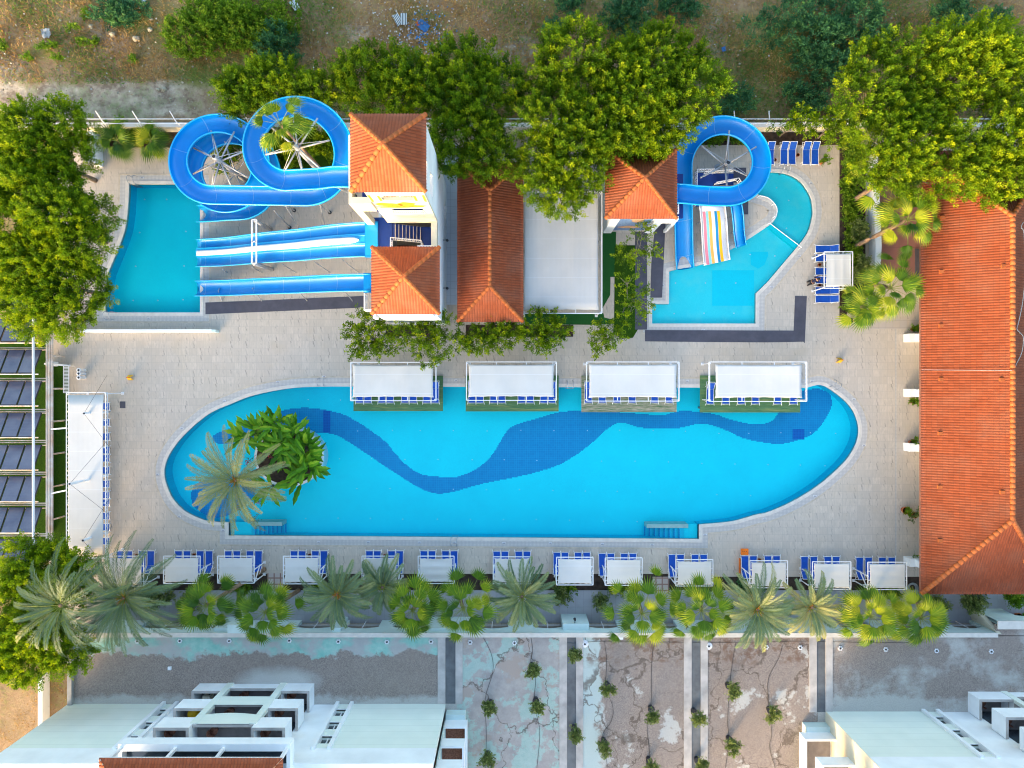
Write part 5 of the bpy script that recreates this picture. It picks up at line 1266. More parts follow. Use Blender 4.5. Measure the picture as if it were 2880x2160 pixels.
def crown(parent, x, y, zc, rx, ry, rz, seed, mat, nblob=22, tufts=520, lpt=140, leaf=.135, tr=.5, dens=1.0, limb=True, ztrunk=0, name='crown', tintb=.0, br=.34, low=-.35, trunk_r=.22):
    rng = np.random.default_rng(seed); B = []
    for k in range(nblob):
        a = rng.uniform(0, 2*np.pi); rr = np.sqrt(rng.uniform(0, 1))*.78; h = rng.uniform(-.2, .75)*(1-rr*.6)
        s = rng.uniform(.7, 1.25)*br; B.append((rr*np.cos(a), rr*np.sin(a), h, s))
    B = np.array(B); sc = np.array([rx, ry, rz]); c0 = np.array([x, y, zc])
    prob = B[:, 3]**2; prob /= prob.sum(); T, N = [], []
    while len(T) < tufts:
        m = tufts*3; i = rng.choice(nblob, m, p=prob); d = unit(rng.normal(size=(m, 3))); d[:, 2] = np.where(d[:, 2] < low, -d[:, 2], d[:, 2])
        q = B[i, :3]+d*B[i, 3:4]*np.array([1, 1, .9])*rng.uniform(.82, 1.12, (m, 1))
        inside = np.zeros(m, bool)
        for j in range(nblob): inside |= (np.linalg.norm(q-B[j, :3], axis=1) < B[j, 3]*.72)
        ok = ~inside; T += list(q[ok]); N += list(d[ok])
    T = np.array(T[:tufts]); N = np.array(N[:tufts]); P0 = c0+T*sc
    N = unit(N/sc*np.array([1,1,1])+np.array([0, 0, .25/ max(rx,ry)])); N = unit(N+np.array([0, 0, .35])+rng.normal(scale=.25, size=N.shape))
    tt = rng.normal(.48, .16, tufts)+tintb
    n = tufts*lpt; idx = np.repeat(np.arange(tufts), lpt); u = rng.uniform(0, 1, n)
    rad = tr*rng.uniform(.75, 1.25, tufts)[idx]
    perp = rng.normal(size=(n, 3)); perp = unit(perp)*np.sqrt(rng.uniform(0, 1, (n, 1)))
    P = P0[idx]+N[idx]*((u*2.6-.8)*rad)[:, None]+perp*(rad*(1-.7*u))[:, None]*.8
    D = unit(N[idx]*.7+perp*1.0+rng.normal(scale=.35, size=(n, 3))+np.array([0, 0, .25]))
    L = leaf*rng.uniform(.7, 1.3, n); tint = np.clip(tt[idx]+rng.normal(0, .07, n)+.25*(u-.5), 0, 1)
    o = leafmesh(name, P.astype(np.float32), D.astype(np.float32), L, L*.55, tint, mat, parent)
    if limb:
        tk = MB(); z0 = max(ztrunk, 0); fork = (x, y, z0+(zc-z0)*.45)
        tk.tube([(x, y, z0), (x+rng.uniform(-.1, .1), y, z0+(zc-z0)*.2), fork], trunk_r, 9, trunk_r*.7)
        tk.build('trunk', M['bark'], parent, True)
        lm = MB()
        for j in range(nblob):
            e = c0+B[j, :3]*sc*.95; m_ = (np.array(fork)*.45+e*.55)+rng.normal(scale=.12*min(rx, ry)/2, size=3)
            lm.tube(crv([fork, tuple(m_), tuple(e)], 4), trunk_r*.35, 6, trunk_r*.1)
            for q in range(4):
                k = rng.integers(0, tufts); 
                cand = np.argsort(np.linalg.norm(P0-e, axis=1))[:12]; g = P0[rng.choice(cand)]
                lm.tube([tuple(e*.7+np.array(m_)*.3), tuple(g)], trunk_r*.12, 4, trunk_r*.04)
        lm.build('limbs', M['bark'] if len(T) > 130 else M['bark_pale'], parent, True)
    return o
def tree(px, py, z, rx, ry, rz, seed, mat, label, group=None, name='ficus_tree', cat='tree', **kw):
    x, y, _ = W(px, py, z); s = (H-z)/F
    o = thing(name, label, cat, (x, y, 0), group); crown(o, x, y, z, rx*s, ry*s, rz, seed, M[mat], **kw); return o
G1 = 'big trees along the field wall'
T = [(130,440,6.6,165,165,2.6,1,'ficus2','big bushy tree in the upper left corner, reaching the top wall',900),
 (150,630,7.2,175,170,2.8,2,'ficus2','big bushy tree leaning over the left end of the slide pool',1000),
 (158,800,6.4,158,158,2.6,3,'ficus2','big bushy tree above the solar collectors at the left edge',850),
 (690,265,5.2,65,85,1.8,4,'ficus','small bright tree left of the looped slide palm',150),
 (850,255,5.5,150,80,2.0,5,'ficus','low bright tree behind the right slide loop',330),
 (1085,240,6.6,150,105,2.4,6,'ficus','tree directly above the tall slide tower roof',430),
 (1310,250,6.8,165,120,2.6,7,'ficus','broad tree above the long tiled house',500),
 (1330,420,6.6,130,115,2.4,8,'ficus','tree between the tall tower and the long tiled house',380),
 (1640,280,7.8,205,185,2.8,9,'ficus','very large tree above the white fabric roof',860),
 (1845,265,7.6,180,170,2.8,10,'ficus','very large tree left of the round slide',760),
 (1560,490,7.2,150,125,2.6,11,'ficus2','bright tree overhanging the long house and the fabric roof',470),
 (1765,368,7.2,135,85,2.2,12,'ficus2','bright tree overhanging the mural tower roof',330),
 (2500,260,6.8,170,150,2.6,13,'ficus','large tree at the top right behind the hedge bed',540),
 (2720,190,7.0,175,130,2.6,14,'ficus2','large yellow green tree in the upper right corner',520),
 (2590,440,7.0,200,130,2.6,15,'ficus2','large tree over the top of the red court',560),
 (2815,400,7.2,150,180,2.8,16,'ficus2','large tree covering the top of the right tiled roof',560),
 (150,1620,6.2,150,120,2.6,17,'ficus2','bushy tree at the bottom of the long white awning',600),
 (110,1790,6.4,165,125,2.6,18,'ficus2','bushy tree under the two grey palms at lower left',620)]
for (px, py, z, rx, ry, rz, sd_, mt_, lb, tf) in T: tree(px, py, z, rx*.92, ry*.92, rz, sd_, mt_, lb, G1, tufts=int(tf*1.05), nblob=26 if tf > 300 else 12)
tree(860, 405, 2.4, 70, 60, 1.3, 71, 'ficus', 'dark bushy tree seen inside the right slide loop', G1, tufts=170, nblob=12); tree(640, 440, 1.2, 45, 60, .8, 72, 'ficus', 'low shrubby tree between the two slide loops', G1, tufts=60, nblob=8)
G2 = 'open crowned young trees on the deck'
for (px, py, z, rx, ry, rz, sd_, tf, lb, nb) in ((1045,950,3.4,85,75,1.2,21,110,'open branched tree below the lower tower roof, left one',12),(1215,950,3.4,95,70,1.2,22,120,'open branched tree below the lower tower roof, right one',12),
    (1380,935,3.2,85,58,1.1,23,120,'low tree in the long planter below the long house, left one',12),(1530,935,3.2,85,60,1.1,24,105,'low tree in the long planter below the long house, right one',12),
    (1705,955,2.8,52,58,1.0,25,60,'scrubby tree beside the lower end of the small lawn',9),(1800,700,3.2,60,70,1.2,26,42,'sparse tree with bare twigs over the dark mats, upper one',10),
    (1775,840,3.0,55,70,1.1,27,46,'sparse tree with bare twigs on the small lawn',10),(2230,350,3.0,60,38,1.0,28,60,'thin tree over the loungers at the top wall, left one',9),(2340,355,3.6,65,55,1.2,29,90,'thin tree over the loungers at the top wall, right one',9)):
    tree(px, py, z, rx, ry, rz, sd_, 'ficus2', lb, G2, 'young_tree', nblob=nb+4, tufts=int(tf*(2.3 if tf > 90 else 1.7)), lpt=42, leaf=.15, tr=.27, trunk_r=.1, low=-.9)
# field bushes
G3 = 'bushes on the dry field'
for (px, py, rx, ry, h, sd_, mt_, tf, lb) in ((600,65,175,100,1.2,31,'bushg',620,'wide fresh green bush patch in the upper left field'),(740,70,110,75,1.3,32,'bushg',320,'green bush right of the upper left bush patch'),(790,150,65,65,1.5,33,'bushy',200,'dark green bush just above the slide trees'),
    (350,40,70,50,.7,34,'bushy',150,'pale grey green bush in the upper left field'),(2250,100,150,100,2.0,35,'bushy',430,'big blue green bush in the field above the round slide'),(2400,80,110,90,2.0,36,'bushy',320,'blue green bush left of the top right trees'),
    (1770,50,75,60,1.6,37,'bushy',190,'dark green bush above the very large tree'),(1910,25,60,40,1.2,38,'bushy',110,'small dark bush at the top edge'),(2665,40,48,42,1.4,39,'bushy',110,'round feathery bush at the top edge near the right corner'),
    (2800,65,35,35,1.2,40,'bushy',70,'small grey bush by the upper right corner tree'),(2250,285,70,42,1.2,41,'bushy',140,'bush against the field wall right of the round slide'),(1600,20,40,30,.9,42,'bushy',60,'small bush at the middle of the top edge'),
    (1570,90,35,30,.9,43,'bushy',60,'small grey green bush above the large tree crowns'),(2060,290,60,40,1.1,44,'bushy',90,'dark bush behind the round slide'),(2330,190,90,60,1.6,45,'bushy',190,'lower lobe of the blue green thicket in the field')):
    tree(px, py, h*.5, rx, ry, h, sd_, mt_, lb, G3, 'field_bush', 'bush', nblob=16, tufts=tf, lpt=42, leaf=.17, tr=.36, limb=False, low=0)
k_ = 0
for (px, py, rx, ry) in ((13,133,16,14),(213,85,30,10),(237,117,28,10),(242,42,12,10),(127,133,16,12),(155,130,14,8),(165,166,18,8),(82,163,14,8),(272,120,8,8),(380,170,10,8)):
    k_ += 1; tree(px, py, .15, rx, ry, .4, 50+k_, 'bushg', 'small green weed clump on the bare earth, %s of ten at upper left' % ORD[k_-1], 'weed clumps on the bare earth', 'weed_clump', 'plant', nblob=6, tufts=22, lpt=30, leaf=.12, tr=.2, limb=False, low=0)
# shrubs in beds
G4 = 'shrubs in the planting beds'
SH = [(330,370,45,30,.6,'bushg','shrub in the top left bed'),(420,385,55,25,.6,'bushg','second shrub in the top left bed beside the left slide loop'),(350,395,30,20,.5,'bushy','dark shrub in the top left bed'),
 (2395,500,28,60,.5,'bushg','upper low hedge in the right bed'),(2395,620,32,70,.5,'bushg','middle low hedge in the right bed'),(2400,655,22,32,1.1,'olive','round grey green shrub in the right bed'),(2395,735,28,50,.5,'bushg','lower hedge behind the right shade'),(2415,770,26,42,1.4,'olive','tall loose shrub leaning on the right shade'),(2400,860,36,34,.5,'bushg','dark shrub at the lower end of the right bed'),
 (2000,392,55,14,.6,'bushg','hedge under the round slide'),(2080,392,40,14,.6,'bushg','right part of the hedge under the round slide'),(2400,430,28,22,.8,'bushg','shrub at the top of the right bed'),(2620,1690,35,22,1.0,'olive','grey shrub below the corner of the tiled hall'),(2720,1690,40,26,1.3,'olive','loose shrub at the lower edge of the tiled hall'),(2850,1680,45,12,1.0,'bushg','hedge below the right roof edge'),
 (545,1690,30,26,1.4,'olive','dark loose shrub by the second lower palm'),(1580,1675,26,22,1.2,'olive','dark loose shrub right of the middle date palm'),(1690,1690,20,18,1.1,'olive','bare twiggy shrub below the ninth shade'),(2100,1655,40,16,.8,'bushy','dark shrub below the eleventh shade'),(1600,1652,30,9,.5,'bushg','bright shrub strip below the eighth shade'),(1725,1655,30,8,.5,'bushg','bright shrub strip below the ninth shade'),(900,1655,40,9,.5,'bushg','bright shrub strip below the fourth shade'),(680,1650,40,9,.5,'bushg','bright shrub strip below the third shade'),(2510,1670,40,10,.5,'bushg','bright shrub strip below the last shade'),
 (450,1670,50,22,1.2,'olive','olive green shrub under the second shade'),(830,440,90,32,1.6,'ficus','dark shrubs inside the right slide loop'),(760,400,35,40,1.6,'ficus2','yellow green shrub inside the left part of the right slide loop')]
for i, (px, py, rx, ry, h, mt_, lb) in enumerate(SH):
    tree(px, py, h*.55, rx, ry, h*.8, 80+i, mt_, lb, G4, 'bed_shrub', 'shrub', nblob=9, tufts=max(22, int(rx*ry/9)), lpt=44, leaf=.14, tr=.3, limb=False, low=0)
# ground cover grass
def blades(name, N, area, h, mat, seed, fn=None, z=0):
    rng = np.random.default_rng(seed); (x0, y0), (x1, y1) = W2(area[0], area[3]), W2(area[2], area[1])
    P = np.column_stack([rng.uniform(x0, x1, N), rng.uniform(y0, y1, N), np.full(N, -.05)]).astype(np.float32)
    if fn is not None: P = P[fn(P, rng)]
    n = len(P); D = rng.normal(size=(n, 3)); D[:, 2] = np.abs(D[:, 2])*.8+.25; D = unit(D)
    a = np.sin(P[:, 0]*.9+np.sin(P[:, 1]*1.3)*2)*.5+np.sin(P[:, 1]*2.1+P[:, 0]*.4)*.3; tint = np.clip(.5+.22*a+rng.normal(0, .17, n), 0, 1)
    L = h*rng.uniform(.5, 1.5, n); return stuff(leafmesh(name, P, D.astype(np.float32), L, np.full(n, .05), tint, mat))
def pn(P, s, ph=0): return (np.sin(P[:,0]*s+ph)+np.sin(P[:,1]*s*1.37+ph*2+np.sin(P[:,0]*s*.7)*1.5)+np.sin((P[:,0]+P[:,1])*s*2.3+ph))/3
tr_ = lambda P, rng: ((P[:,1] > 26.6) | (P[:,0] > -24)) & (P[:,1] > 22.7) & (pn(P, .5)+rng.uniform(-.8, .8, len(P)) > -.25)
blades('dry_grass', 90000, (-20, -30, 2900, 345), .38, M['drygrass'], 5, tr_)
blades('green_weeds', 80000, (-20, -30, 2900, 345), .34, M['weeds'], 6, lambda P, rng: (P[:,1] > 22.7) & ((P[:,1] > 26.4) | (P[:,0] > -22)) & (pn(P, .33, 2)+rng.uniform(-.5, .5, len(P)) > .12))
blades('dry_grass', 2500, (-10, 1880, 200, 2170), .25, M['drygrass'], 7, lambda P, rng: pn(P, .9, 1)+rng.uniform(-.6, .6, len(P)) > .1)
# litter
rng = np.random.default_rng(3); n = 900
c = np.array([W2(a, b) for a, b in ((1180,105),(1150,120),(1110,70),(880,110),(1240,60),(1450,110),(2010,140),(60,210),(300,250),(520,100),(1400,140))])
pi = rng.choice(len(c), n, p=np.array([.22,.2,.1,.07,.08,.07,.07,.06,.05,.04,.04])); P = np.zeros((n, 3), np.float32); P[:, :2] = c[pi]+rng.normal(size=(n, 2))*np.where(pi < 3, 1.6, 3.2)[:, None]; P[:, 2] = .06
P = P[P[:, 1] > 22.9]; n = len(P); D = rng.normal(size=(n, 3)); D[:, 2] = np.abs(D[:, 2])*.25; L = rng.uniform(.05, .22, n)
stuff(leafmesh('litter', P, unit(D).astype(np.float32), L, L*.8, np.zeros(n), M['fabric']))
n = 160; P = np.zeros((n, 3), np.float32); P[:, :2] = c[0]+rng.normal(size=(n, 2))*1.2+np.array([.8, .2]); P[:, 2] = .09; P = P[P[:, 1] > 22.9]; n = len(P)
D = rng.normal(size=(n, 3)); D[:, 2] = np.abs(D[:, 2])*.25; L = rng.uniform(.06, .25, n); stuff(leafmesh('blue_litter', P, unit(D).astype(np.float32), L, L*.8, np.zeros(n), M['slide']))
n = 2600; P = np.zeros((n, 3), np.float32); a0, a1 = W2(-10, 345), W2(2890, -10); P[:, 0] = rng.uniform(a0[0], a1[0], n); P[:, 1] = rng.uniform(22.9, a1[1], n); P[:, 2] = .02
P = P[(np.abs(P[:, 1]-25.5) < 1.6) & (P[:, 0] < -22) | (rng.uniform(0, 1, n) < .45)]; n = len(P); D = rng.normal(size=(n, 3)); D[:, 2] = np.abs(D[:, 2])*.3; L = rng.uniform(.05, .26, n)
stuff(leafmesh('pebbles', P, unit(D).astype(np.float32), L, L*.9, np.zeros(n), M['rock']))
def crumple(px, py, w_, h_, mat, label, name, seed, rot=0, cat='plastic sheet', z=.25):
    x, y, _ = W(px, py); r = random.Random(seed); n = 7; mb = MB()
    for j in range(n+1):
        for i in range(n+1):
            u, v = (i/n-.5)*w_, (j/n-.5)*h_; u += r.uniform(-.05, .05)*w_; v += r.uniform(-.05, .05)*h_
            mb.v.append((x+u*math.cos(rot)-v*math.sin(rot), y+u*math.sin(rot)+v*math.cos(rot), z*r.uniform(.2, 1.0)))
    for j in range(n):
        for i in range(n): k = j*(n+1)+i; mb.f.append((k, k+1, k+n+2, k+n+1))
    return tag(mb.build(name, mat, None, True), label, cat)
crumple(831, 18, .55, .85, M['white_metal'], 'white plastic sheet caught on the bush at the top', 'plastic_sheet', 1, .6, z=.4)
crumple(1094, 172, .7, .9, M['coil'], 'crumpled grey sack at the top edge of the tree row', 'plastic_sheet', 2, .3)
crumple(406, 3, .4, .4, M['white_metal'], 'small white plastic sheet at the upper left edge', 'plastic_sheet', 3)
crumple(1190, 74, 1.1, .75, plain('blue_tarp', (.03,.16,.4), .5), 'crumpled blue tarpaulin in the litter', 'tarpaulin', 4, -.7, 'tarpaulin')
crumple(1176, 70, .25, .35, M['orange'], 'orange scrap at the corner of the blue tarpaulin', 'plastic_scrap', 5, .2, 'scrap')
crumple(133, 96, .7, .75, M['coil'], 'grey rubble heap in the bare earth at upper left', 'rubble_heap', 8, .2, 'rubble', z=.3)
crumple(2034, 140, .35, .4, plain('blue_tarp_small', (.03,.16,.4), .5), 'blue plastic scrap on the pale track', 'plastic_scrap', 9, .2, 'scrap')
def m_stripe():
    t = NT('striped_cloth'); u = t.xyz(t.n('TexCoord').outputs['Object'])[0]; f = t.math('GREATER_THAN', t.math('FRACT', t.math('MULTIPLY', u, 7.5)), .5)
    return t.out(t.mix(f, (.04,.06,.07), (.6,.66,.66)), .8)
ms = m_stripe()
for i, (px, py, rz_, lb) in enumerate(((1119,57,R(28),'striped cushion lying tilted in the litter'),(1136,56,0,'striped cushion lying straight in the litter'))):
    x, y, _ = W(px, py); o = MB().box(-.28, -.5, .05+.06*i, .28, .5, .13+.06*i).build('striped_cushion', ms); o.location = (x, y, 0); o.rotation_euler = (0, 0, rz_); tag(o, lb, 'cushion')
r = random.Random(8)
for i, (px, py, s) in enumerate(((258,75,.3),(318,97,.35),(385,110,.4),(423,84,.3),(425,55,.2),(460,252,.32),(445,252,.2),(170,57,.15),(590,124,.15),(1740,262,.25))):
    x, y, _ = W(px, py); mb = MB()
    for j in range(3):
        for k in range(8): a = k*math.pi/4; q = (1, .8, .35)[j]*s*r.uniform(.75, 1.1); mb.v.append((x+q*math.cos(a), y+q*math.sin(a)*.8, (-.05, .5, .8)[j]*s))
    for j in range(2):
        for k in range(8): mb.f.append((j*8+k, j*8+(k+1) % 8, (j+1)*8+(k+1) % 8, (j+1)*8+k))
    mb.f.append(tuple(range(16, 24))); tag(mb.build('field_rock', M['rock']), 'pale rock on the dry field, %s counting from the left' % ORD[i], 'rock', 'rocks on the dry field')

# ------------------------------------------------------------ palms
def date_palm(px, py, ztop, zbase, rad, seed, label, nf=44, base=None, heart=True, tb=0, droop=1.0, ll=1.0):
    x, y, _ = W(px, py, ztop); s = (H-ztop)/F; Rr = rad*s*1.22; rng = np.random.default_rng(seed)
    bx, by = (x, y) if base is None else W2(*base, 0)
    o = thing('date_palm', label, 'palm tree', (bx, by, zbase), 'date palms')
    tk = MB(); tk.tube(crv([(bx,by,zbase), ((bx+x)/2, (by+y)/2, zbase+(ztop-zbase)*.5), (x,y,ztop)], 6), .26, 10, .2); tk.build('trunk', M['palm_bark'], o, True)
    if heart:
        h = MB()
        for k in range(26):
            a = rng.uniform(0, 2*np.pi); q = rng.uniform(.25, .75); h.tube([(x,y,ztop-.1),(x+q*math.cos(a),y+q*math.sin(a),ztop+rng.uniform(-.1,.35))], .045, 5, .02)
        h.build('heart', M['palmheart'], o, True)
    P, D, L, T_, A_, Wd = [], [], [], [], [], []; rb = MB()
    nf = int(nf*1.2)
    for k in range(nf):
        a = 2*np.pi*(k*.381966)+rng.uniform(-.12, .12); f = k/nf          # inner upright -> outer drooping
        ln = Rr*rng.uniform(.85, 1.1)*(.62+.4*f); el = R(62-62*f+rng.uniform(-8, 8)); n = 16; hd = np.array([math.cos(a), math.sin(a), 0]); sv = np.array([-math.sin(a), math.cos(a), 0]); bend = rng.uniform(-.4, .4)
        pts = []; p = np.array([x, y, ztop])+hd*.15; ang = el; step = ln/n
        for i in range(n+1):
            pts.append(p.copy()); u = i/n; dv = hd*math.cos(ang)+np.array([0,0,1])*math.sin(ang)+sv*bend*u; p = p+unit(dv)*step; ang -= R(78*droop)/n*(.5+u)
        pts = np.array(pts); rb.tube([tuple(q) for q in pts], .028, 4, .008)
        tint = np.clip(.38+.15*rng.normal()+tb, 0, 1); m = 38
        for i in range(m):
            u = .12+.88*i/m; q = u*n; j = min(n-1, int(q)); pp = pts[j]*(1-(q-j))+pts[j+1]*(q-j); t = unit(pts[j+1]-pts[j]); up = unit(np.cross(sv, t)); up = up if up[2] > 0 else -up
            lf = (.46*math.sin(math.pi*min(1, u*.84+.12))**.8+.05)*ll
            for sg in (-1, 1):
                d = unit(t*(.8+.4*u)+sg*sv*.85+up*rng.uniform(-.1, .3)); P.append(pp); D.append(d); L.append(lf*rng.uniform(.85, 1.1)); T_.append(np.clip(tint+.35*max(0, u-.75)+rng.normal(0, .07), 0, 1)); A_.append(unit(np.cross(d, up))); Wd.append(.056)
    rb.build('midribs', M['stalk'], o)
    leafmesh('fronds', np.array(P, np.float32), np.array(D, np.float32), np.array(L), np.array(Wd), np.array(T_), M['date'], o, tip=np.array(A_, np.float32))
    return o
date_palm(660, 1352, 4.6, .3, 148, 1, 'large grey green date palm rising from the pool planter', 38, base=(765,1310), tb=.3)
date_palm(348, 1682, 6.5, 0, 158, 2, 'large silvery date palm at the lower left with orange heart', 48, base=(400,1650), tb=-.1)
date_palm(172, 1702, 9.2, 0, 172, 3, 'grey date palm with long curved fronds over the lower left tree', 22, base=(230,1640), heart=False, tb=-.12, droop=1.2)
date_palm(948, 1672, 5.0, 0, 105, 4, 'date palm with orange heart below the fifth shade', 27, base=(960,1640), tb=.0)
date_palm(1075, 1652, 4.0, 0, 82, 5, 'small olive date palm below the sixth shade', 24, heart=False, tb=.05)
date_palm(1468, 1678, 4.8, 0, 100, 6, 'date palm without orange heart below the seventh shade', 30, heart=False, tb=.08)
date_palm(2130, 1715, 5.6, 0, 118, 7, 'wide date palm below the eleventh shade', 34, base=(2110,1670), tb=.12)
date_palm(2282, 1708, 4.8, 0, 92, 8, 'yellowish date palm with orange heart below the twelfth shade', 22, base=(2290,1670), tb=.25)

def fan_palm(px, py, ztop, rad, seed, label, nf=22, base=None, tb=0, trunk_r=.2, fan=1.02):
    x, y, _ = W(px, py, ztop); s = (H-ztop)/F; Rr = rad*s*1.14; rng = np.random.default_rng(seed)
    bx, by = (x, y) if base is None else W2(*base, 0); o = thing('fan_palm', label, 'palm tree', (bx, by, 0), 'fan palms')
    tk = MB(); tk.tube(crv([(bx,by,0), (bx*.6+x*.4, by*.6+y*.4, ztop*.45), (x,y,ztop)], 6), trunk_r, 10, trunk_r*.75); tk.build('trunk', M['palm_bark'], o, True)
    V, T_ = [], []; st = MB()
    for k in range(nf):
        f = k/nf; a = 2*np.pi*k*.381966+rng.uniform(-.2, .2); el = R(58-74*f+rng.uniform(-8, 8)); fr = fan*rng.uniform(.8, 1.15)
        hd = np.array([math.cos(a)*math.cos(el), math.sin(a)*math.cos(el), math.sin(el)]); pl = max(.25, (Rr-fr*.95))*rng.uniform(.65, 1.2)*(.4+.75*f)
        c0_ = np.array([x, y, ztop]); c1_ = c0_+hd*pl-np.array([0,0,.12*f*pl]); st.tube([tuple(c0_), tuple(c0_*.5+c1_*.5+np.array([0,0,.06])), tuple(c1_)], .022, 5, .012)
        out = unit(hd-np.array([0,0,.55+.3*f])*.6); sd2 = unit(np.cross(out, [0,0,1])); nrm = unit(np.cross(sd2, out)); tint = np.clip(.45+.2*rng.normal()+tb, 0, 1); m = 15
        for i in range(m):
            b0, b1 = [R(-74+148*q/m) for q in (i, i+1)]; bm_ = (b0+b1)/2; r1 = fr*(.3+.7*math.cos(bm_*.95))*rng.uniform(.95, 1.05)
            def pt(b, r_, lift): return c1_+(out*math.cos(b)+sd2*math.sin(b))*r_+nrm*(lift-.16*r_*r_-.1*abs(math.sin(b))*r_)
            q0 = c1_; e0 = pt(b0, r1*.7, .0); e1 = pt(b1, r1*.7, .0); md = pt(bm_, r1*.7, .055)
            tp = pt(bm_, r1*1.32, -.06); tn = np.clip(tint+rng.normal(0, .06)+(.09 if i % 2 else -.09), 0, 1)
            V += [[q0, e0, md, q0+nrm*.001], [q0, md, e1, q0+nrm*.001]]; T_ += [tn, np.clip(tn-.12, 0, 1)]
            V += [[e0, tp, md, (e0+md)/2], [md, tp, e1, (e1+md)/2]]; T_ += [min(1, tn+.12), max(0, tn-.1)]
    st.build('leaf_stalks', M['stalk'], o)
    rawquads('fronds', np.array(V, np.float32), np.array(T_), M['fan'], o); return o
fan_palm(790, 350, 13.4, 92, 11, 'tall thin fan palm rising through the right slide loop', 15, base=(925,500), tb=.15, trunk_r=.13, fan=.9)
fan_palm(2510, 490, 6.0, 92, 12, 'fan palm at the top of the white court wall', 24, base=(2390,570), tb=.15)
fan_palm(2552, 618, 6.0, 92, 13, 'fan palm with leaning trunk over the red court', 24, base=(2390,700), tb=.2)
fan_palm(2505, 810, 5.4, 92, 14, 'fan palm between the right shade and the tiled hall, upper', 23, base=(2440,800), tb=.12)
fan_palm(2430, 868, 4.8, 66, 15, 'fan palm at the lower end of the right bed', 15, base=(2400,850), tb=.2)
for i, (px, py, z, rad, b, tb, w_) in enumerate(((580,1702,5.4,84,(745,1600),.0,'second'),(746,1722,5.4,88,(840,1660),.0,'third'),(1160,1716,5.2,82,(1215,1645),.05,'sixth'),(1303,1712,5.4,92,(1290,1660),.05,'seventh'),(1805,1724,5.6,98,(1780,1650),.1,'ninth'),(1972,1716,5.6,92,(1960,1650),.08,'tenth'),(2447,1732,5.4,88,(2430,1665),.16,'thirteenth'),(2590,1738,5.4,84,(2570,1670),.18,'last'))):
    fan_palm(px, py, z, rad, 20+i, 'bright fan palm in the lower palm row below the %s shade' % w_, 25, base=b, tb=tb)
fan_palm(330, 395, 1.6, 55, 31, 'low fan palm in the top left bed', 11, tb=-.05, trunk_r=.12); fan_palm(425, 395, 1.6, 55, 32, 'low fan palm beside the left slide loop', 11, tb=-.05, trunk_r=.12)

# ------------------------------------------------------------ planter island with broad leaved plants
cx, cy = W2(815, 1285); pi_ = thing('pool_planter', 'round white planter island in the left part of the pool', 'planter', (cx, cy, 0))
mb = MB(); A_ = [(cx+3.0*math.cos(a), cy+2.6*math.sin(a)) for a in np.linspace(0, 2*np.pi, 40)[:-1]]
mb.prism(A_, ZF, .38); mb.build('wall', M['white_wall'], pi_); MB().sheet(offset(A_, -.22), .385).build('soil', M['soil'], pi_)
def broad(x, y, seed, label, n=16, h=1.9, ln=1.75, name='banana_plant'):
    rng = np.random.default_rng(seed); o = thing(name, label, 'plant', (x, y, .38), 'broad leaved plants in the pool planter'); V, T_ = [], []; sm_ = MB()
    for k in range(int(n*1.7)):
        a = rng.uniform(0, 2*np.pi); h0 = h*rng.uniform(.35, 1.0); el = R(rng.uniform(-5, 65)); l = ln*rng.uniform(.6, 1.1); w2 = .18*rng.uniform(.8, 1.3); hd = np.array([math.cos(a), math.sin(a), 0]); sv = np.array([-math.sin(a), math.cos(a), 0])
        p = np.array([x, y, .38])+hd*rng.uniform(.1, .6)+sv*rng.uniform(-.4, .4)+np.array([0,0,h0]); sm_.tube([(x, y, .4), tuple(p)], .03, 5, .015); ang = el; m = 7; pts = [p]
        for i in range(m): p = p+(hd*math.cos(ang)+np.array([0,0,1])*math.sin(ang))*l/m; ang -= R(55)/m; pts.append(p)
        tt = np.clip(.5+.22*rng.normal(), 0, 1)
        for i in range(m):
            for sg in (-1, 1):
                wa, wb = [w2*math.sin(math.pi*min(1, .12+.88*j/m))**.6*(1+.18*((j % 2)*2-1)) for j in (i, i+1)]
                if i == m-1: wb = .01
                V.append([pts[i], pts[i]+sv*sg*wa+np.array([0,0,.05]), pts[i+1]+sv*sg*wb+np.array([0,0,.05]), pts[i+1]]); T_.append(np.clip(tt+sg*.12, 0, 1))
    sm_.build('stems', M['bark'], o); rawquads('leaves', np.array(V, np.float32), np.array(T_), M['banana'], o)
for i, (px, py, n, w_) in enumerate(((705,1230,12,'far left'),(745,1205,14,'upper left'),(790,1195,16,'top'),(840,1215,16,'upper right'),(870,1260,16,'right'),(865,1310,14,'lower right'),(800,1260,14,'centre'),(845,1345,9,'lowest right'),(770,1365,8,'bottom'),(885,1300,12,'outer right'),(820,1235,12,'upper centre'))):
    x, y, _ = W(px, py, .6); broad(x, y, 60+i, 'broad ragged green leaves of the plant at the %s of the pool planter' % w_, n)
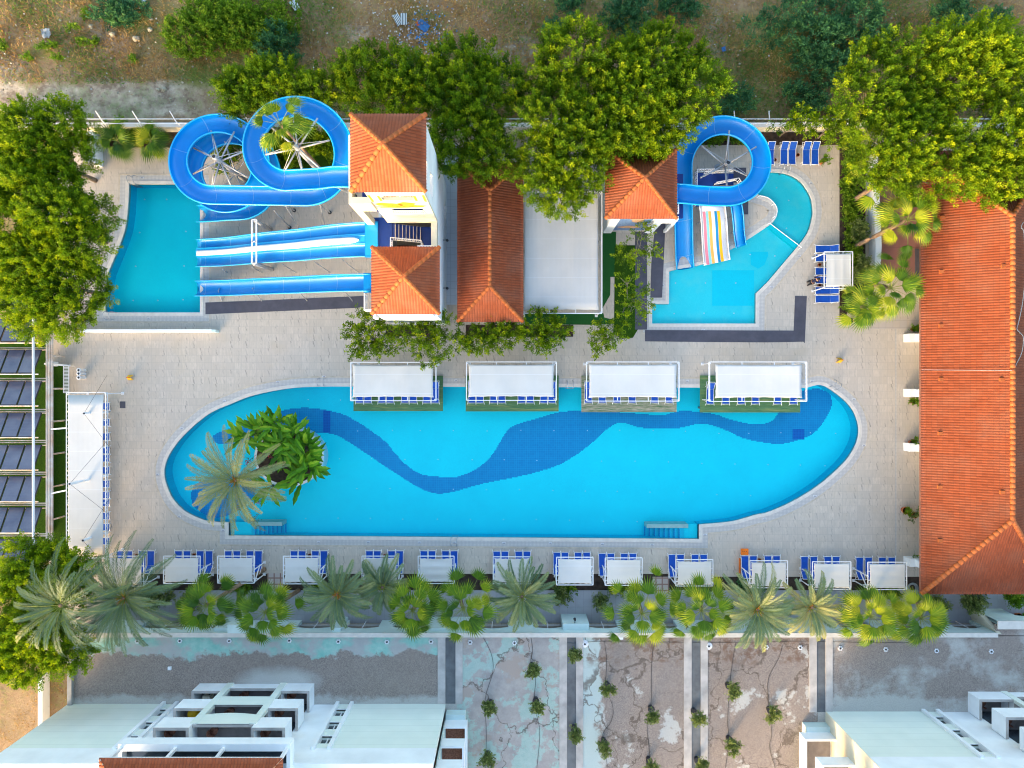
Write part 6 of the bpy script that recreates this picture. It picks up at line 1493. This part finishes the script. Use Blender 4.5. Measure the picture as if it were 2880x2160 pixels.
for i, (px, py) in enumerate(((627,1395),(662,1432),(706,1417),(724,1414),(708,1464),(695,1300),(757,1283))):
    x, y, _ = W(px, py, 1.2); o = thing('flowering_shrub', 'pink flower spray under the pool palm, %s of seven' % ORD[i], 'flower', (x, y, .3), 'pink flower sprays under the pool palm')
    rg = np.random.default_rng(i); n = 46; P = np.array([x, y, 1.1])+rg.normal(scale=(.12,.12,.15), size=(n, 3)); D = unit(rg.normal(size=(n, 3))); leafmesh('petals', P.astype(np.float32), D.astype(np.float32), np.full(n, .09), np.full(n, .08), np.zeros(n), M['flower'], o)
    n = 60; P = np.array([x+.1, y+.1, 1.0])+rg.normal(scale=(.25,.25,.15), size=(n, 3)); D = unit(rg.normal(size=(n, 3))); leafmesh('leaves', P.astype(np.float32), D.astype(np.float32), np.full(n, .14), np.full(n, .07), np.full(n, .5), M['ficus'], o); MB().tube([(x+.5,y+.6,.3), (x,y,1.05)], .015, 4).build('stem', M['bark'], o)

# ------------------------------------------------------------ potted young olive trees and irrigation hoses on the roof
OL = [(1497,1884),(1508,1983),(1616,1845),(1617,2063),(1712,1939),(1702,2100),(1837,2007),(1831,2154),(1959,2015),(1969,2154),(2058,1941),(2060,2094),(2176,2011),(1379,1991),(1371,2138)]
for i, (px, py) in enumerate(OL):
    x, y, _ = W(px, py, ZT+1.2); o = thing('potted_olive', 'young potted tree on the stained roof, %s of fifteen' % ORD[i], 'potted tree', (x, y, ZT), 'young potted trees on the stained roof')
    o['label'] = 'young potted tree on the stained roof near %s' % ['the centre left hose','the centre left hose, lower','the second gutter, upper','the second gutter, lower','the left hose of the third bay','the left hose of the third bay, lower','the right hose of the third bay','the right hose of the third bay, lowest','the third gutter','the third gutter, lowest','the left hose of the fourth bay','the left hose of the fourth bay, lower','the right hose of the fourth bay','the left hotel corner, upper','the left hotel corner, lower'][i]
    MB().lathe(x, y, [(.2,ZT),(.27,ZT+.42),(.29,ZT+.45),(.25,ZT+.45)], 14).build('pot', M['dark'], o, True)
    crown(o, x, y, ZT+1.25, .54, .56, .5, 200+i, M['olive'], nblob=8, tufts=90, lpt=30, leaf=.11, tr=.17, trunk_r=.03, ztrunk=ZT+.4, low=-.8)
def hose(pts, label):
    P = crv([(*W2(a, b, ZT), ZT+.03) for a, b in pts], 6); tag(MB().tube(P, .014, 5).build('irrigation_hose', M['hose']), label, 'hose', 'irrigation hoses on the stained roof')
hose([(1358,1790),(1382,1840),(1386,1890),(1365,1965),(1368,2060),(1366,2160)], 'thin black hose in the bay beside the left hotel block')
hose([(1493,1790),(1498,1830),(1493,1860),(1506,1910),(1502,1980),(1518,2056),(1510,2160)], 'thin black hose in the second bay from the left')
hose([(1700,1803),(1706,1860),(1704,1930),(1724,1990),(1718,2030),(1695,2070),(1710,2160)], 'left thin black hose in the third bay')
hose([(1838,1810),(1832,1880),(1831,1980),(1820,2040),(1826,2110),(1828,2160)], 'right thin black hose in the third bay')
hose([(2069,1808),(2060,1860),(2052,1930),(2046,2030),(2050,2080),(2040,2160)], 'left thin black hose in the fourth bay')
hose([(2200,1815),(2190,1850),(2162,1905),(2160,1960),(2170,2060),(2164,2100),(2180,2160)], 'right thin black hose in the fourth bay')
hose([(1215,1787),(1330,1790),(1450,1788),(1540,1790),(1600,1808),(1700,1803),(1900,1806),(2100,1806),(2250,1803),(2400,1806),(2560,1808)], 'long black hose running along the roof parapet')

# ------------------------------------------------------------ small things on the deck
def ladder(px, py, ang, label):
    x, y, _ = W(px, py); o = thing('pool_ladder', label, 'pool ladder', (x, y, 0), 'steel pool ladders'); ca, sa = math.cos(ang), math.sin(ang)   # ang: direction towards the water
    def q(u, v, z): return (x+u*ca-v*sa, y+u*sa+v*ca, z)
    for v in (-.26, .26): MB().tube(crv([q(-.55, v, 0), q(-.5, v, .6), q(-.2, v, .85), q(.1, v, .6), q(.14, v, -.1), q(.14, v, -1.0)], 5), .028, 7).build('rail', M['steel'], o, True)
    for z in (-.2, -.5, -.8): MB().bar(q(.14, -.26, z), q(.14, .26, z), .05, .12).build('rung', M['steel'], o)
ladder(907, 1081, R(-90), 'steel pool ladder at the top edge left of the first platform'); ladder(1602, 1088, R(-90), 'steel pool ladder between the second and third platform')
ladder(1278, 1516, R(90), 'steel pool ladder at the bottom edge of the main pool'); ladder(2342, 1088, R(-125), 'steel pool ladder at the upper right end of the main pool')
ladder(378, 515, R(-90), 'steel pool ladder at the upper left of the slide pool'); ladder(312, 882, R(90), 'steel pool ladder at the lower left of the slide pool'); ladder(2205, 482, R(-90), 'steel pool ladder at the top of the children pool')
DM = [(911,1059),(781,1074),(631,1128),(511,1205),(443,1335),(504,1453),(627,1492),(758,1524),(896,1525),(1036,1525),(1180,1526),(1278,1526),(1417,1527),(1548,1528),(1694,1530),(1834,1532),(1983,1504),(2150,1459),(2292,1395),(2430,1253),(2402,1123),(400,500),(418,896),(2280,515),(2248,720),(2170,807),(1978,928),(1864,803),(1282,1070),(1933,1072),(2284,1072)]
for i, (px, py) in enumerate(DM):
    x, y, _ = W(px, py); o = thing('depth_marker', 'small depth marker tile, number %s clockwise' % i, 'marker tile', (x, y, 0), 'depth marker tiles round the pools')
    o['label'] = 'small blue and white depth marker tile set in the pool border'
    MB().box(x-.13, y-.07, .0, x+.13, y+.07, .02).build('plate', M['white_metal'], o); k = MB(); k.box(x-.12, y-.06, .02, x+.12, y-.035, .024)
    for j in range(3): k.box(x-.09+j*.07, y-.02, .02, x-.05+j*.07, y+.045, .024)
    k.build('marks', M['navy'], o)
for (px, py, rz_, w_) in ((370,1062,0,'left of the main pool'),(2360,1013,.3,'above the right end of the main pool')):
    x, y, _ = W(px, py); o = thing('caution_sign', 'yellow folding caution sign on the deck %s' % w_, 'caution sign', (x, y, 0), 'yellow caution signs')
    for s in (-1, 1): MB().add([(x-.3,y+s*.22,0),(x+.16,y+s*.22,0),(x+.14,y,.55),(x-.16,y,.55)], [(0,1,2,3)]).build('panel', M['yellow'], o)
    MB().box(x-.17, y-.03, .54, x+.15, y+.03, .6).build('hinge', M['orange'], o)
x, y, _ = W(2093, 1552, .2); o = thing('orange_board', 'orange lounger cushion with holes leaning at the eleventh shade', 'cushion', (x, y, 0))
MB().box(x-.33, y-.25, .25, x+.33, y+.3, .35).build('pad', M['orange'], o); k = MB(); [k.cyl(x-.16+.16*j, y+.08, .35, .355, .035, 8) for j in range(3)]; k.build('holes', M['dark'], o)
x, y, _ = W(2081, 1590, .2); MB().box(x-.05, y-.7, .05, x+.03, y+.6, .3).build('edge', M['orange'], o)
def potplant(px, py, r_, mat, label, seed, big=.5, potm='terracotta', n=16):
    x, y, _ = W(px, py, .5); o = pot(x, y, r_, r_*1.7, label, cat='potted plant', grp=None, mat=potm); crown(o, x, y, r_*1.7+big*.4, big, big, big*.7, seed, M[mat], nblob=5, tufts=n, lpt=40, leaf=.12, tr=.18, limb=False, low=-.5, name='foliage')
potplant(2571, 1128, .22, 'bushg', 'terracotta pot plant below the second pillar of the tiled hall', 301, .3); potplant(2568, 1246, .3, 'bushg', 'large terracotta pot plant above the third pillar of the tiled hall', 302, .4)
potplant(2548, 1436, .3, 'bushg', 'terracotta pot with dark bush by the tiled hall', 303, .3); potplant(2575, 1450, .25, 'olive', 'loose white flowering pot plant beside the tiled hall', 304, .6); potplant(2574, 1576, .2, 'bushg', 'grey pot plant at the lowest pillar of the tiled hall', 305, .25, 'dark')
potplant(2573, 925, .2, 'bushg', 'small pot plant at the top pillar of the tiled hall', 306, .25); potplant(2763, 1735, .25, 'banana', 'spiky potted plant by the sloping garden wall', 307, .5); potplant(2868, 1734, .25, 'banana', 'spiky potted plant at the right edge of the lower path', 308, .5)
x, y, _ = W(2320, 450, .8); o = thing('potted_shrub', 'small potted shrub right of the top wall loungers', 'potted plant', (x, y, 0)); MB().lathe(x, y, [(.15,0),(.2,.35),(.18,.36)], 12).build('pot', M['terracotta'], o); crown(o, x, y, .8, .45, .45, .4, 309, M['bushg'], nblob=5, tufts=20, lpt=36, leaf=.12, tr=.17, limb=False, name='foliage')
# handrails in the children pool
for pts, z, lb in (([(2137,550),(2160,556),(2178,572),(2186,590),(2183,606),(2172,622)], .75, 'white curved handrail round the children pool peninsula'), ([(2164,627),(2255,696)], .75, 'straight white handrail across the children pool')):
    P = [W(a, b, z) for a, b in pts]; o = thing('pool_handrail', lb, 'handrail', (P[0][0], P[0][1], 0)); MB().tube(crv(P, 5) if len(P) > 2 else P, .035, 7).build('rail', M['white_metal'], o)
    for q in P[::2]+[P[-1]]: MB().tube([(q[0],q[1],-.5), q], .025, 6).build('post', M['white_metal'], o)
a, b, c_, d_ = W(2158,638,-.2), W(2166,627,-.2), W(2250,691,-.2), W(2238,702,-.2); struct(MB().prism([a[:2], b[:2], c_[:2], d_[:2]], -.55, -.2).build('pool_divider', M['pool_slide_floor']))
# hose coil and stone
x, y, _ = W(2565, 1653); o = MB()
for k in range(5): o.tube([(x+(.28+.05*k)*math.cos(t), y+(.3+.04*k)*math.sin(t), .05+.02*k) for t in np.linspace(0, 6.3, 24)], .022, 5)
tag(o.build('hose_coil', M['coil']), 'coiled pale hose by the corner of the tiled hall', 'hose')
x, y, _ = W(2394, 884); k = MB().lathe(x, y, [(.45,0),(.42,.25),(.2,.38)], 8); tag(k.build('garden_stone', M['rock']), 'pale garden stone at the lower end of the right bed', 'stone')

# ------------------------------------------------------------ people
def person(x, y, ang, label, shirt, trousers, pose):
    o = thing('person', label, 'person', (x, y, 0)); o.rotation_euler = (0, 0, ang)
    def skin(name, J, E, mat, root=0):
        me = bpy.data.meshes.new(name); me.from_pydata([j[0] for j in J], E, []); ob = bpy.data.objects.new(name, me); C.objects.link(ob); ob.parent = o
        md = ob.modifiers.new('s', 'SKIN'); md.use_smooth_shade = True; md2 = ob.modifiers.new('b', 'SUBSURF'); md2.levels = md2.render_levels = 1
        for i, j in enumerate(J): v = me.skin_vertices[0].data[i]; v.radius = (j[1], j[1]*(j[2] if len(j) > 2 else 1)); v.use_root = (i == root)
        me.materials.append(mat); return ob
    L = pose   # forward lean in metres at the chest
    hip, ch, nk, hd = (0,0,.92), (L*.6,0,1.25), (L,0,1.48), (L*1.35,0,1.62)
    J = [(hip,.12,1.1),(ch,.14,1.1),(nk,.055),(hd,.09),((hd[0]+.01,0,hd[2]+.09),.085)]; E = [(0,1),(1,2),(2,3),(3,4)]
    for s in (-1, 1):
        n = len(J); J += [((L*.9,s*.19,1.42),.06),((L+.12,s*.26,1.15),.045),((L+.36,s*.16,1.12),.032),((L+.42,s*.14,1.12),.028)]; E += [(2,n),(n,n+1),(n+1,n+2),(n+2,n+3)]
        m = n+3
        for k in range(4): J.append(((L+.5, s*.14+(k-1.5)*.022, 1.11-.01*k), .009)); E.append((m, len(J)-1))
        J.append(((L+.46, s*.09, 1.13), .01)); E.append((m, len(J)-1))
        n = len(J); J += [((.0+s*.02,s*.1,.86),.1),((.05*s,s*.11,.48),.065),((-.06+.06*s,s*.12,.09),.042),((.1+.06*s,s*.13,.04),.038)]; E += [(0,n),(n,n+1),(n+1,n+2),(n+2,n+3)]
    skin('body', J, E, M['skin'])
    skin('shirt', [(hip,.14,1.15),(ch,.165,1.2),((L*.95,0,1.42),.1),((L*.9,.2,1.41),.085),((L+.1,.27,1.18),.065),((L*.9,-.2,1.41),.085),((L+.1,-.27,1.18),.065)], [(0,1),(1,2),(2,3),(3,4),(2,5),(5,6)], shirt)
    skin('trousers', [((0,0,.93),.145),((.02,.1,.84),.12),((.05,.11,.48),.09),((.0,.12,.12),.065),((-.02,-.1,.84),.12),((-.05,-.11,.48),.09),((-.12,-.12,.12),.065)], [(0,1),(1,2),(2,3),(0,4),(4,5),(5,6)], trousers)
    h = MB(); h.lathe(hd[0]-.02, 0, [(.02,hd[2]+.2),(.075,hd[2]+.185),(.11,hd[2]+.12),(.118,hd[2]+.03),(.1,hd[2]-.04)], 12)
    ho = h.build('hair', M['hair']); ho.parent = o
    f = MB(); f.box(hd[0]+.1, -.015, hd[2]-.0, hd[0]+.125, .015, hd[2]+.04)
    for s in (-1, 1): f.box(hd[0]+.085, s*.035-.012, hd[2]+.045, hd[0]+.1, s*.035+.012, hd[2]+.055); f.box(hd[0]-.02, s*.1-.012, hd[2]-.0, hd[0]+.02, s*.1+.012, hd[2]+.06)
    fo = f.build('face_features', M['skin']); fo.parent = o
    sh = MB()
    for s, dx in ((1,.06),(-1,-.06)): sh.box(-.1+dx, s*.13-.05, 0, .2+dx, s*.13+.05, .09)
    so2 = sh.build('shoes', M['black']); so2.parent = o
    return o
x, y, _ = W(2272, 797); person(x, y, R(35), 'person in navy shirt and black trousers standing at the right loungers', M['navy'], M['black'], .22)
x, y, _ = W(2398, 903)
bk = thing('bicycle', 'orange and black bicycle leaning by the end of the right bed', 'bicycle', (x, y, 0))
for dx in (-.5, .5):
    k = MB(); k.tube([(x+dx+.3*math.cos(t), y+.06, .32+.3*math.sin(t)) for t in np.linspace(0, 2*np.pi, 20)], .03, 6); k.build('wheel', M['black'], bk)
k = MB()
for p, q in (((-.5,.32),(-.15,.8)),((-.15,.8),(.35,.78)),((-.15,.8),(0,.3)),((0,.3),(.38,.72)),((0,.3),(-.5,.32)),((.35,.85),(.5,.32))): k.tube([(x+p[0],y,p[1]), (x+q[0],y,q[1])], .03, 6)
k.build('frame', M['orange'], bk); MB().tube([(x+.33,y-.3,.98),(x+.38,y,.92),(x+.33,y+.3,.98)], .02, 6).build('handlebar', M['black'], bk); MB().box(x-.28, y-.07, .84, x-.02, y+.07, .9).build('saddle', M['black'], bk)
k = MB().box(x-.75, y-.16, .5, x-.3, y+.2, .72); k.build('pannier', M['black'], bk)
